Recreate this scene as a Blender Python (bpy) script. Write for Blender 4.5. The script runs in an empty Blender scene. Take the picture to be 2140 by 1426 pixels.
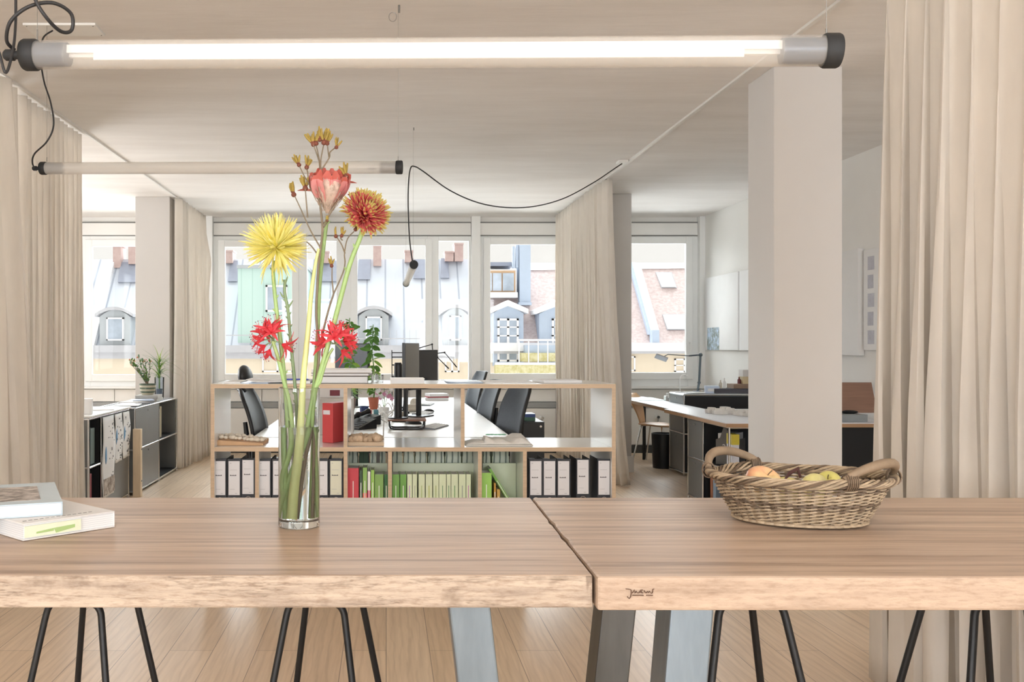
import bpy, bmesh, math, random
from mathutils import Vector, Matrix, Euler

# ------------------------------------------------------------------ camera, sky, daylight, exposure
scene = bpy.context.scene
COL = scene.collection
FPX = 2000.0            # focal length in pixels of the 2140 px wide frame
CX, CY, CH = 807.0, 722.0, 1.34   # vanishing point of the room and the height of the lens
cam_d = bpy.data.cameras.new('camera')
cam = bpy.data.objects.new('camera', cam_d)
COL.objects.link(cam)
cam.location = (0, 0, CH)
cam.rotation_euler = (math.pi / 2, 0, 0)
cam_d.sensor_width = 36.0
cam_d.lens = 36.0 * FPX / 2140.0
cam_d.shift_x = (1070.0 - CX) / 2140.0
cam_d.shift_y = (CY - 713.0) / 2140.0
cam_d.clip_start = 0.05
cam_d.clip_end = 300
scene.camera = cam

world = bpy.data.worlds.new('overcast_sky')
scene.world = world
world.use_nodes = True
_nt = world.node_tree
_nt.nodes.clear()
_o = _nt.nodes.new('ShaderNodeOutputWorld')
_b = _nt.nodes.new('ShaderNodeBackground')
_b.inputs['Color'].default_value = (1.0, 0.945, 0.90, 1)
# overcast: dimmest at the horizon, brighter overhead; the pale street below reflects
_tc = _nt.nodes.new('ShaderNodeTexCoord'); _sp = _nt.nodes.new('ShaderNodeSeparateXYZ'); _mr = _nt.nodes.new('ShaderNodeValToRGB')
_nt.links.new(_tc.outputs['Generated'], _sp.inputs[0])
_ma = _nt.nodes.new('ShaderNodeMath'); _ma.operation = 'MULTIPLY_ADD'; _ma.inputs[1].default_value = 0.5; _ma.inputs[2].default_value = 0.5
_nt.links.new(_sp.outputs[2], _ma.inputs[0]); _nt.links.new(_ma.outputs[0], _mr.inputs[0])
_e = _mr.color_ramp.elements
_e[0].position = 0.0; _e[0].color = (.5, .5, .5, 1); _e[1].position = 1.0; _e[1].color = (.4, .4, .4, 1)
for _p, _c in ((0.38, 0.5), (0.47, 0.262), (0.60, 0.262), (0.72, 0.3)):
    _x = _e.new(_p); _x.color = (_c, _c, _c, 1)
_mb = _nt.nodes.new('ShaderNodeMath'); _mb.operation = 'MULTIPLY'; _mb.inputs[1].default_value = 4.0
_nt.links.new(_mr.outputs[0], _mb.inputs[0]); _nt.links.new(_mb.outputs[0], _b.inputs['Strength'])
_nt.links.new(_b.outputs[0], _o.inputs[0])

def sun(name, direction, energy, angle, color):
    d = bpy.data.lights.new(name, 'SUN')
    d.energy = energy; d.angle = math.radians(angle); d.color = color
    o = bpy.data.objects.new(name, d); COL.objects.link(o)
    o.rotation_euler = Vector(direction).to_track_quat('-Z', 'Y').to_euler()
    o.location = (0, 20, 12)
    return o
def area(name, loc, direction, sx, sy, energy, color):
    d = bpy.data.lights.new(name, 'AREA')
    d.shape = 'RECTANGLE'; d.size = sx; d.size_y = sy; d.energy = energy; d.color = color
    o = bpy.data.objects.new(name, d); COL.objects.link(o)
    o.location = loc
    o.rotation_euler = Vector(direction).to_track_quat('-Z', 'Y').to_euler()
    return o
# bright cloud seen by the window front, and the softer sky that lights the street fronts
sun('daylight_through_front_windows', (0.05, -1.0, -0.30), 27, 130, (0.95, 0.98, 1.0))
sun('daylight_on_street_fronts', (-0.15, 1.0, -0.8), 0.3, 60, (1.0, 0.97, 0.95))
# daylight of the windows in the wall behind the camera (they stand in wall_back)
area('daylight_back_window_left', (-2.0, -3.25, 1.75), (0.1, 1, -0.05), 2.2, 1.9, 180, (0.93, 0.965, 1.0))
area('daylight_back_window_right', (2.0, -3.25, 1.75), (-0.1, 1, -0.05), 2.2, 1.9, 180, (0.93, 0.965, 1.0))
area('left_window_fill', (-4.65, 9.4, 1.75), (1, -0.0, -0.03), 3.6, 1.6, 38, (0.94, 0.97, 1.0))  # unseen window, taken from the left-lit pillar, added to brighten the far end

scene.view_settings.view_transform = 'Standard'
scene.view_settings.look = 'None'
scene.view_settings.exposure = 0.0
scene.view_settings.gamma = 1.0
scene.view_settings.use_curve_mapping = False
scene.cycles.max_bounces = 14
scene.cycles.diffuse_bounces = 6
scene.cycles.glossy_bounces = 5
scene.cycles.transmission_bounces = 12
scene.cycles.transparent_max_bounces = 16
scene.cycles.caustics_reflective = False
scene.cycles.caustics_refractive = True
scene.cycles.sample_clamp_indirect = 6.0
scene.cycles.use_denoising = True

# ------------------------------------------------------------------ helpers
R = math.radians
PI = math.pi
def V(*a): return Vector(a)
def P(px, py, Y):
    """the point at depth Y that the pixel (px, py) shows"""
    s = FPX / Y
    return Vector(((px - CX) / s, Y, CH - (py - CY) / s))
def XP(px, Y): return (px - CX) * Y / FPX
def ZP(py, Y): return CH - (py - CY) * Y / FPX

def lin(c):
    out = []
    for v in c[:3]:
        v = v / 255.0
        out.append(v / 12.92 if v <= 0.04045 else ((v + 0.055) / 1.055) ** 2.4)
    return (*out, 1.0)

def spline(pts, n=6):
    pts = [Vector(p) for p in pts]
    if len(pts) < 3:
        return pts
    out = []
    for i in range(len(pts) - 1):
        p0 = pts[max(i - 1, 0)]; p1 = pts[i]; p2 = pts[i + 1]; p3 = pts[min(i + 2, len(pts) - 1)]
        for k in range(n):
            t = k / n
            out.append(0.5 * ((2 * p1) + (-p0 + p2) * t + (2 * p0 - 5 * p1 + 4 * p2 - p3) * t * t + (-p0 + 3 * p1 - 3 * p2 + p3) * t ** 3))
    out.append(pts[-1].copy())
    return out

class MB:
    def __init__(self):
        self.v = []; self.f = []; self.m = []; self.s = []
    def add(self, vs, fs, m=0, smooth=False):
        b = len(self.v)
        self.v += [Vector(p) for p in vs]
        for f in fs:
            self.f.append(tuple(b + i for i in f)); self.m.append(m); self.s.append(smooth)
        return b
    def box(self, x0, x1, y0, y1, z0, z1, m=0):
        if x0 > x1: x0, x1 = x1, x0
        if y0 > y1: y0, y1 = y1, y0
        if z0 > z1: z0, z1 = z1, z0
        vs = [(x0, y0, z0), (x1, y0, z0), (x1, y1, z0), (x0, y1, z0), (x0, y0, z1), (x1, y0, z1), (x1, y1, z1), (x0, y1, z1)]
        self.add(vs, [(0, 3, 2, 1), (4, 5, 6, 7), (0, 1, 5, 4), (1, 2, 6, 5), (2, 3, 7, 6), (3, 0, 4, 7)], m)
        return self
    def hexa(self, bottom, top, m=0):
        """eight corners: four bottom, four top, both counter-clockwise from above"""
        self.add(list(bottom) + list(top), [(0, 3, 2, 1), (4, 5, 6, 7), (0, 1, 5, 4), (1, 2, 6, 5), (2, 3, 7, 6), (3, 0, 4, 7)], m)
        return self
    def obox(self, c, size, rot=None, m=0):
        h = Vector(size) / 2
        M = rot if rot is not None else Matrix.Identity(3)
        cs = []
        for z in (-1, 1):
            for x, y in ((-1, -1), (1, -1), (1, 1), (-1, 1)):
                cs.append(Vector(c) + M @ Vector((x * h.x, y * h.y, z * h.z)))
        return self.hexa(cs[:4], cs[4:], m)
    def bar(self, a, b, w, d, m=0, side=(1, 0, 0)):
        a = Vector(a); b = Vector(b)
        t = (b - a).normalized(); sd = Vector(side)
        u = (sd - t * sd.dot(t)).normalized(); w2 = t.cross(u)
        cs = []
        for p in (a, b):
            for i, j in ((-1, -1), (1, -1), (1, 1), (-1, 1)):
                cs.append(p + u * (i * w / 2) + w2 * (j * d / 2))
        return self.hexa(cs[:4], cs[4:], m)
    def tube(self, path, r, n=8, m=0, cap=True, flat=1.0):
        path = [Vector(p) for p in path]
        k = len(path)
        rr = [r] * k if isinstance(r, (int, float)) else list(r)
        if len(rr) != k:
            rr = [rr[0] + (rr[-1] - rr[0]) * i / (k - 1) for i in range(k)] if len(rr) == 2 else [rr[min(int(i * len(rr) / k), len(rr) - 1)] for i in range(k)]
        t = (path[1] - path[0]).normalized()
        u = t.orthogonal().normalized()
        vs = []
        for i in range(k):
            if i == 0: tt = path[1] - path[0]
            elif i == k - 1: tt = path[-1] - path[-2]
            else: tt = path[i + 1] - path[i - 1]
            if tt.length < 1e-9: tt = t
            tt = tt.normalized()
            u = (u - tt * u.dot(tt))
            u = u.normalized() if u.length > 1e-6 else tt.orthogonal().normalized()
            w = tt.cross(u)
            for j in range(n):
                a = 2 * PI * j / n
                vs.append(path[i] + (u * math.cos(a) + w * math.sin(a) * flat) * rr[i])
        fs = []
        for i in range(k - 1):
            for j in range(n):
                j2 = (j + 1) % n
                fs.append((i * n + j, i * n + j2, (i + 1) * n + j2, (i + 1) * n + j))
        b = self.add(vs, fs, m, True)
        if cap:
            self.f.append(tuple(b + j for j in reversed(range(n)))); self.m.append(m); self.s.append(False)
            self.f.append(tuple(b + (k - 1) * n + j for j in range(n))); self.m.append(m); self.s.append(False)
        return self
    def cyl(self, a, b, r, n=16, m=0, r2=None, cap=True):
        return self.tube([a, b], [r, r if r2 is None else r2], n, m, cap)
    def lathe(self, prof, c=(0, 0, 0), n=32, m=0, axis='z', sx=1.0, sy=1.0, smooth=True):
        c = Vector(c); vs = []; fs = []
        for r, z in prof:
            for j in range(n):
                a = 2 * PI * j / n
                p = Vector((r * math.cos(a) * sx, r * math.sin(a) * sy, z))
                if axis == 'x': p = Vector((p.z, p.x, p.y))
                if axis == 'y': p = Vector((p.y, p.z, p.x))
                vs.append(c + p)
        k = len(prof)
        for i in range(k - 1):
            for j in range(n):
                j2 = (j + 1) % n
                fs.append((i * n + j, i * n + j2, (i + 1) * n + j2, (i + 1) * n + j))
        b = self.add(vs, fs, m, smooth)
        for i, rev in ((0, True), (k - 1, False)):
            if prof[i][0] > 1e-5:
                ring = [b + i * n + j for j in range(n)]
                self.f.append(tuple(reversed(ring) if rev else ring)); self.m.append(m); self.s.append(False)
        return self
    def ball(self, c, r, nu=16, nv=10, m=0, rot=None, bump=0, rng=None):
        c = Vector(c); r = Vector(r) if not isinstance(r, (int, float)) else Vector((r, r, r))
        vs = [Vector((0, 0, -1))]
        for i in range(1, nv):
            a = -PI / 2 + PI * i / nv
            for j in range(nu):
                b = 2 * PI * j / nu
                vs.append(Vector((math.cos(a) * math.cos(b), math.cos(a) * math.sin(b), math.sin(a))))
        vs.append(Vector((0, 0, 1)))
        M = rot if rot is not None else Matrix.Identity(3)
        out = []
        for p in vs:
            q = Vector((p.x * r.x, p.y * r.y, p.z * r.z))
            if bump and rng: q *= 1 + rng.uniform(-bump, bump)
            out.append(c + M @ q)
        fs = []
        for j in range(nu):
            fs.append((0, 1 + (j + 1) % nu, 1 + j))
        for i in range(nv - 2):
            for j in range(nu):
                a = 1 + i * nu + j; b = 1 + i * nu + (j + 1) % nu
                fs.append((a, b, b + nu, a + nu))
        last = len(vs) - 1; base = 1 + (nv - 2) * nu
        for j in range(nu):
            fs.append((base + j, base + (j + 1) % nu, last))
        self.add(out, fs, m, True)
        return self
    def prism(self, pts, axis, a, b, m=0):
        """polygon of (u, v) pairs extruded along axis from a to b"""
        def q(u, v, w):
            return {'x': (w, u, v), 'y': (u, w, v), 'z': (u, v, w)}[axis]
        n = len(pts)
        vs = [q(u, v, a) for u, v in pts] + [q(u, v, b) for u, v in pts]
        fs = [tuple(range(n)), tuple(reversed(range(n, 2 * n)))]
        for i in range(n):
            j = (i + 1) % n
            fs.append((i, i + n, j + n, j))
        self.add(vs, fs, m)
        return self
    def grid(self, fn, nu, nv, m=0, smooth=True):
        vs = [fn(i / nu, j / nv) for j in range(nv + 1) for i in range(nu + 1)]
        fs = []
        for j in range(nv):
            for i in range(nu):
                a = j * (nu + 1) + i
                fs.append((a, a + 1, a + nu + 2, a + nu + 1))
        self.add(vs, fs, m, smooth)
        return self
    def petal(self, p0, d, n, L, w, curl=0.0, segs=5, m=0, mt=None, cup=0.0, shape=None, curl2=0.0, tip=0.6):
        """a strap petal or leaf: from p0 along d, bending towards n"""
        p0 = Vector(p0); d = Vector(d).normalized(); n = Vector(n)
        n = (n - d * n.dot(d))
        n = n.normalized() if n.length > 1e-6 else d.orthogonal().normalized()
        sd = d.cross(n)
        vs = []
        for i in range(segs + 1):
            t = i / segs
            ww = (shape(t) if shape else math.sin(PI * min(0.97, 0.12 + t * 0.85)) ** 0.7) * w / 2
            c = p0 + d * (L * t) + n * (curl * L * t * t + curl2 * L * t ** 3)
            cu = n * (-cup * ww)
            vs += [c - sd * ww, c + cu, c + sd * ww]
        b = len(self.v)
        self.v += vs
        for i in range(segs):
            mm = mt if (mt is not None and i >= segs * tip) else m
            for k in (0, 1):
                a = b + i * 3 + k
                self.f.append((a, a + 1, a + 4, a + 3)); self.m.append(mm); self.s.append(True)
        return self
    def text(self, body, size, M, m=0, depth=0.0004, font_x=1.0):
        c = bpy.data.curves.new('t', 'FONT')
        c.body = body; c.size = size; c.extrude = depth; c.align_x = 'CENTER'; c.align_y = 'CENTER'
        o = bpy.data.objects.new('t', c)
        me = bpy.data.meshes.new_from_object(o)
        self.add([M @ Vector((v.co.x * font_x, v.co.y, v.co.z)) for v in me.vertices], [tuple(p.vertices) for p in me.polygons], m)
        bpy.data.objects.remove(o); bpy.data.curves.remove(c); bpy.data.meshes.remove(me)
        return self
    def move(self, M, start=0):
        for i in range(start, len(self.v)):
            self.v[i] = M @ self.v[i]
        return self
    def build(self, name, mats, parent=None, bevel=0, label=None, solid=0, subsurf=0, off=None, sharp=0):
        me = bpy.data.meshes.new(name)
        off = Vector(off) if off is not None else Vector((0, 0, 0))
        me.from_pydata([p - off for p in self.v], [], self.f)
        if not isinstance(mats, (list, tuple)): mats = [mats]
        for mt in mats: me.materials.append(mt)
        for p, mi, s in zip(me.polygons, self.m, self.s):
            p.material_index = mi; p.use_smooth = s
        me.update()
        if any(self.s): me.set_sharp_from_angle(angle=sharp if sharp else R(50))
        o = bpy.data.objects.new(name, me)
        COL.objects.link(o)
        if parent is not None: o.parent = parent
        if label: o['label'] = label
        if bevel:
            md = o.modifiers.new('bevel', 'BEVEL'); md.width = bevel; md.segments = 2; md.limit_method = 'ANGLE'; md.angle_limit = R(40)
        if solid:
            md = o.modifiers.new('thickness', 'SOLIDIFY'); md.thickness = solid; md.offset = 0
        if subsurf:
            md = o.modifiers.new('smooth', 'SUBSURF'); md.levels = subsurf; md.render_levels = subsurf
        return o

def tag(o, label=None, cat=None, group=None, kind=None):
    if label: o['label'] = label
    if cat: o['category'] = cat
    if group: o['group'] = group
    if kind: o['kind'] = kind
    return o
def thing(name, label, cat, loc=(0, 0, 0), rz=0, group=None):
    o = bpy.data.objects.new(name, None); COL.objects.link(o)
    o.empty_display_size = 0.05
    o.location = loc; o.rotation_euler = (0, 0, rz)
    return tag(o, label, cat, group)
def solo(name, mb, mats, label, cat, loc=(0, 0, 0), rz=0, group=None, **k):
    o = mb.build(name, mats, **k)
    o.location = loc; o.rotation_euler = (0, 0, rz)
    return tag(o, label, cat, group)
def struct(name, mb, mats, parent=None, **k):
    o = mb.build(name, mats, parent, **k)
    if parent is None: o['kind'] = 'structure'
    return o
def dup(root, loc, rz=None, label=None, group=None):
    kids = {}
    for o in COL.objects:
        if o.parent: kids.setdefault(o.parent.name, []).append(o)
    r = root.copy(); COL.objects.link(r); r.location = loc
    if rz is not None: r.rotation_euler = (0, 0, rz)
    if label: r['label'] = label
    if group: r['group'] = group
    for ch in kids.get(root.name, []):
        c = ch.copy(); COL.objects.link(c); c.parent = r
        for g in kids.get(ch.name, []):
            d = g.copy(); COL.objects.link(d); d.parent = c
    return r

# ------------------------------------------------------------------ materials
def _new(name):
    m = bpy.data.materials.new(name); m.use_nodes = True
    nt = m.node_tree
    return m, nt, nt.nodes['Principled BSDF']
def _pos(nt, scale=(1, 1, 1), coord='Object'):
    tc = nt.nodes.new('ShaderNodeTexCoord'); mp = nt.nodes.new('ShaderNodeMapping')
    mp.inputs['Scale'].default_value = scale
    nt.links.new(tc.outputs[coord], mp.inputs[0])
    return mp.outputs[0]
def _noise(nt, vec, scale, detail=4, rough=0.6):
    n = nt.nodes.new('ShaderNodeTexNoise')
    n.inputs['Scale'].default_value = scale; n.inputs['Detail'].default_value = detail; n.inputs['Roughness'].default_value = rough
    nt.links.new(vec, n.inputs['Vector'])
    return n.outputs['Fac']
def _ramp(nt, fac, stops):
    r = nt.nodes.new('ShaderNodeValToRGB')
    e = r.color_ramp.elements
    while len(e) < len(stops): e.new(0.5)
    for el, (p, c) in zip(e, stops):
        el.position = p; el.color = c
    nt.links.new(fac, r.inputs[0])
    return r.outputs[0]
def _mix(nt, a, b, fac=0.5, mode='MIX'):
    m = nt.nodes.new('ShaderNodeMix'); m.data_type = 'RGBA'; m.blend_type = mode
    if isinstance(fac, (int, float)): m.inputs[0].default_value = fac
    else: nt.links.new(fac, m.inputs[0])
    for s, x in ((m.inputs[6], a), (m.inputs[7], b)):
        if isinstance(x, tuple): s.default_value = x
        else: nt.links.new(x, s)
    return m.outputs[2]
def _bump(nt, bsdf, h, strength, dist=0.002):
    b = nt.nodes.new('ShaderNodeBump'); b.inputs['Strength'].default_value = strength; b.inputs['Distance'].default_value = dist
    nt.links.new(h, b.inputs['Height']); nt.links.new(b.outputs[0], bsdf.inputs['Normal'])
def _sc(c, k): return (min(c[0] * k, 1), min(c[1] * k, 1), min(c[2] * k, 1), 1)

def mat(name, rgb, rough=0.5, metal=0.0, spec=0.5, var=0.06, vscale=6.0, stretch=(1, 1, 1), bump=0.0, coat=0.0):
    m, nt, b = _new(name)
    c = lin(rgb)
    b.inputs['Roughness'].default_value = rough; b.inputs['Metallic'].default_value = metal
    b.inputs['Specular IOR Level'].default_value = spec
    if coat: b.inputs['Coat Weight'].default_value = coat; b.inputs['Coat Roughness'].default_value = 0.1
    n = _noise(nt, _pos(nt, stretch), vscale)
    nt.links.new(_ramp(nt, n, [(0.3, _sc(c, 1 - var)), (0.7, _sc(c, 1 + var))]), b.inputs['Base Color'])
    if bump: _bump(nt, b, n, bump)
    return m
def glass(name, tint=(1, 1, 1, 1), ior=1.45, rough=0.0):
    m, nt, b = _new(name)
    b.inputs['Base Color'].default_value = tint; b.inputs['Transmission Weight'].default_value = 1.0
    b.inputs['Roughness'].default_value = rough; b.inputs['IOR'].default_value = ior
    return m
def thin_glass(name, tint=(0.96, 0.98, 0.98, 1), refl=0.9):
    m, nt, b = _new(name)
    nt.nodes.remove(b)
    out = [n for n in nt.nodes if n.type == 'OUTPUT_MATERIAL'][0]
    tr = nt.nodes.new('ShaderNodeBsdfTransparent'); tr.inputs[0].default_value = tint
    gl = nt.nodes.new('ShaderNodeBsdfGlossy'); gl.inputs['Roughness'].default_value = 0.02
    fr = nt.nodes.new('ShaderNodeFresnel'); fr.inputs[0].default_value = 1.35
    mx = nt.nodes.new('ShaderNodeMixShader')
    nt.links.new(fr.outputs[0], mx.inputs[0]); nt.links.new(tr.outputs[0], mx.inputs[1]); nt.links.new(gl.outputs[0], mx.inputs[2])
    nt.links.new(mx.outputs[0], out.inputs[0])
    return m
def cloth(name, rgb, trans=0.35, weave=350):
    m, nt, b = _new(name)
    out = [n for n in nt.nodes if n.type == 'OUTPUT_MATERIAL'][0]
    c = lin(rgb)
    b.inputs['Roughness'].default_value = 0.9; b.inputs['Specular IOR Level'].default_value = 0.1
    n = _noise(nt, _pos(nt, (1, 1, 0.25)), 9)
    col = _ramp(nt, n, [(0.3, _sc(c, 0.95)), (0.7, _sc(c, 1.04))])
    nt.links.new(col, b.inputs['Base Color'])
    w = _noise(nt, _pos(nt, (1, 1, 1)), weave, 2)
    _bump(nt, b, w, 0.25, 0.001)
    t = nt.nodes.new('ShaderNodeBsdfTranslucent'); nt.links.new(col, t.inputs[0])
    mx = nt.nodes.new('ShaderNodeMixShader'); mx.inputs[0].default_value = trans
    nt.links.new(b.outputs[0], mx.inputs[1]); nt.links.new(t.outputs[0], mx.inputs[2]); nt.links.new(mx.outputs[0], out.inputs[0])
    return m
def petal_mat(name, rgb, trans=0.45, var=0.08):
    m = mat(name, rgb, 0.55, var=var, vscale=40)
    nt = m.node_tree; b = nt.nodes['Principled BSDF']
    out = [n for n in nt.nodes if n.type == 'OUTPUT_MATERIAL'][0]
    t = nt.nodes.new('ShaderNodeBsdfTranslucent'); nt.links.new(b.inputs['Base Color'].links[0].from_socket, t.inputs[0])
    mx = nt.nodes.new('ShaderNodeMixShader'); mx.inputs[0].default_value = trans
    nt.links.new(b.outputs[0], mx.inputs[1]); nt.links.new(t.outputs[0], mx.inputs[2]); nt.links.new(mx.outputs[0], out.inputs[0])
    return m
def frosted(name, rgb, alpha=0.5):
    """matt clear plastic: part see-through, part white scatter"""
    m, nt, b = _new(name)
    out = [n for n in nt.nodes if n.type == 'OUTPUT_MATERIAL'][0]
    b.inputs['Base Color'].default_value = lin(rgb); b.inputs['Roughness'].default_value = 0.25
    t = nt.nodes.new('ShaderNodeBsdfTranslucent'); t.inputs[0].default_value = lin(rgb)
    m1 = nt.nodes.new('ShaderNodeMixShader'); m1.inputs[0].default_value = 0.5
    nt.links.new(b.outputs[0], m1.inputs[1]); nt.links.new(t.outputs[0], m1.inputs[2])
    tr = nt.nodes.new('ShaderNodeBsdfTransparent')
    m2 = nt.nodes.new('ShaderNodeMixShader'); m2.inputs[0].default_value = alpha
    nt.links.new(tr.outputs[0], m2.inputs[1]); nt.links.new(m1.outputs[0], m2.inputs[2]); nt.links.new(m2.outputs[0], out.inputs[0])
    return m
def emit(name, rgb, strength):
    m, nt, b = _new(name)
    b.inputs['Base Color'].default_value = lin(rgb)
    b.inputs['Emission Color'].default_value = lin(rgb); b.inputs['Emission Strength'].default_value = strength
    return m

def wood_top(name, light, mid, dark, plank=0.21, y0=1.74, bark=False, seams=True):
    """long-grained boards running along x, with fine seams between them"""
    m, nt, b = _new(name)
    tc = nt.nodes.new('ShaderNodeTexCoord')
    sep = nt.nodes.new('ShaderNodeSeparateXYZ'); nt.links.new(tc.outputs['Object'], sep.inputs[0])
    v1 = _pos(nt, (0.9, 22, 22)); v2 = _pos(nt, (2.5, 110, 110)); v3 = _pos(nt, (0.6, 5, 5))
    n1 = _noise(nt, v1, 1.6, 6, 0.65); n2 = _noise(nt, v2, 1.4, 5, 0.7); n3 = _noise(nt, v3, 1.5, 3, 0.5)
    c1 = _ramp(nt, n1, [(0.28, lin(dark)), (0.48, lin(mid)), (0.72, lin(light))])
    c2 = _ramp(nt, n2, [(0.30, (0.62, 0.58, 0.55, 1)), (0.55, (1, 1, 1, 1))])
    col = _mix(nt, c1, c2, 0.55, 'MULTIPLY')
    c3 = _ramp(nt, n3, [(0.3, (0.86, 0.84, 0.84, 1)), (0.7, (1.08, 1.07, 1.05, 1))])
    col = _mix(nt, col, c3, 1.0, 'MULTIPLY')
    if seams:
        mt = nt.nodes.new('ShaderNodeMath'); mt.operation = 'SUBTRACT'; nt.links.new(sep.outputs[1], mt.inputs[0]); mt.inputs[1].default_value = y0
        dv = nt.nodes.new('ShaderNodeMath'); dv.operation = 'DIVIDE'; nt.links.new(mt.outputs[0], dv.inputs[0]); dv.inputs[1].default_value = plank
        fr = nt.nodes.new('ShaderNodeMath'); fr.operation = 'FRACT'; nt.links.new(dv.outputs[0], fr.inputs[0])
        s = _ramp(nt, fr.outputs[0], [(0.0, (0.62, 0.55, 0.5, 1)), (0.012, (1, 1, 1, 1)), (1.0, (1, 1, 1, 1))])
        col = _mix(nt, col, s, 0.8, 'MULTIPLY')
        fl = nt.nodes.new('ShaderNodeMath'); fl.operation = 'FLOOR'; nt.links.new(dv.outputs[0], fl.inputs[0])
        wn = nt.nodes.new('ShaderNodeTexWhiteNoise'); wn.noise_dimensions = '1D'; nt.links.new(fl.outputs[0], wn.inputs['W'])
        pc = _ramp(nt, wn.outputs['Value'], [(0.0, (0.9, 0.88, 0.87, 1)), (1.0, (1.06, 1.06, 1.05, 1))])
        col = _mix(nt, col, pc, 1.0, 'MULTIPLY')
    # cracks
    cr = _noise(nt, _pos(nt, (1.2, 30, 30)), 1.3, 8, 0.75)
    ck = _ramp(nt, cr, [(0.27, (0.4, 0.33, 0.3, 1)), (0.32, (1, 1, 1, 1))])
    col = _mix(nt, col, ck, 0.7, 'MULTIPLY')
    nt.links.new(col, b.inputs['Base Color'])
    b.inputs['Roughness'].default_value = 0.42; b.inputs['Specular IOR Level'].default_value = 0.35
    _bump(nt, b, n2, 0.25, 0.002)
    return m
def wood_edge(name, light, mid, dark, bark):
    m, nt, b = _new(name)
    n1 = _noise(nt, _pos(nt, (2.2, 30, 26)), 1.8, 6, 0.7)
    n2 = _noise(nt, _pos(nt, (22, 160, 110)), 1.5, 5, 0.7)
    col = _ramp(nt, n1, [(0.30, lin(dark)), (0.5, lin(mid)), (0.7, lin(light))])
    c2 = _ramp(nt, n2, [(0.33, (0.66, 0.6, 0.56, 1)), (0.52, (1, 1, 1, 1))])
    col = _mix(nt, col, c2, 0.8 if bark else 0.55, 'MULTIPLY')
    if bark:
        cr = _noise(nt, _pos(nt, (3.0, 40, 60)), 1.2, 9, 0.78)
        ck = _ramp(nt, cr, [(0.345, (0.25, 0.23, 0.22, 1)), (0.385, (1, 1, 1, 1))])
        col = _mix(nt, col, ck, 0.75, 'MULTIPLY')
        bt = _noise(nt, _pos(nt, (7, 20, 8)), 1.2, 4, 0.6)
        kt = _ramp(nt, bt, [(0.30, (0.55, 0.52, 0.5, 1)), (0.40, (1, 1, 1, 1))])
        col = _mix(nt, col, kt, 0.8, 'MULTIPLY')
        # a few long thin drying cracks and short saw scars
        lc = _noise(nt, _pos(nt, (1.1, 9, 14)), 1.5, 7, 0.62)
        lk = _ramp(nt, lc, [(0.488, (1, 1, 1, 1)), (0.497, (0.3, 0.27, 0.25, 1)), (0.503, (0.3, 0.27, 0.25, 1)), (0.512, (1, 1, 1, 1))])
        col = _mix(nt, col, lk, 0.45, 'MULTIPLY')
        vs = _noise(nt, _pos(nt, (26, 4, 5)), 1.0, 2, 0.5)
        vk = _ramp(nt, vs, [(0.235, (0.4, 0.37, 0.35, 1)), (0.27, (1, 1, 1, 1))])
        col = _mix(nt, col, vk, 0.7, 'MULTIPLY')
    nt.links.new(col, b.inputs['Base Color'])
    b.inputs['Roughness'].default_value = 0.6; b.inputs['Specular IOR Level'].default_value = 0.25
    _bump(nt, b, n2, 0.5, 0.003)
    return m
def floor_wood(name):
    m, nt, b = _new(name)
    tc = nt.nodes.new('ShaderNodeTexCoord'); mp = nt.nodes.new('ShaderNodeMapping')
    mp.inputs['Rotation'].default_value = (0, 0, PI / 2)
    nt.links.new(tc.outputs['Object'], mp.inputs[0])
    br = nt.nodes.new('ShaderNodeTexBrick')
    br.inputs['Scale'].default_value = 1.0; br.inputs['Brick Width'].default_value = 2.1; br.inputs['Row Height'].default_value = 0.19
    br.inputs['Mortar Size'].default_value = 0.0018; br.inputs['Mortar Smooth'].default_value = 0.2; br.offset = 0.37
    br.inputs['Color1'].default_value = lin((236, 214, 188)); br.inputs['Color2'].default_value = lin((226, 202, 174)); br.inputs['Mortar'].default_value = lin((165, 142, 122))
    nt.links.new(mp.outputs[0], br.inputs['Vector'])
    n1 = _noise(nt, _pos(nt, (28, 1.1, 1)), 1.5, 6, 0.65)
    c1 = _ramp(nt, n1, [(0.3, (0.82, 0.79, 0.76, 1)), (0.65, (1.05, 1.05, 1.05, 1))])
    n2 = _noise(nt, _pos(nt, (7, 0.8, 1)), 1.7, 4, 0.6)
    wv = nt.nodes.new('ShaderNodeTexWave'); wv.bands_direction = 'X'; wv.inputs['Scale'].default_value = 9; wv.inputs['Distortion'].default_value = 9; wv.inputs['Detail'].default_value = 3
    nt.links.new(_pos(nt, (1, 0.16, 1)), wv.inputs['Vector'])
    c2 = _ramp(nt, wv.outputs['Fac'], [(0.0, (0.88, 0.86, 0.84, 1)), (0.35, (1, 1, 1, 1))])
    col = _mix(nt, br.outputs['Color'], c1, 0.8, 'MULTIPLY')
    col = _mix(nt, col, c2, 0.7, 'MULTIPLY')
    nt.links.new(col, b.inputs['Base Color'])
    b.inputs['Roughness'].default_value = 0.36; b.inputs['Specular IOR Level'].default_value = 0.45
    _bump(nt, b, n1, 0.08, 0.002)
    return m
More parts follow.
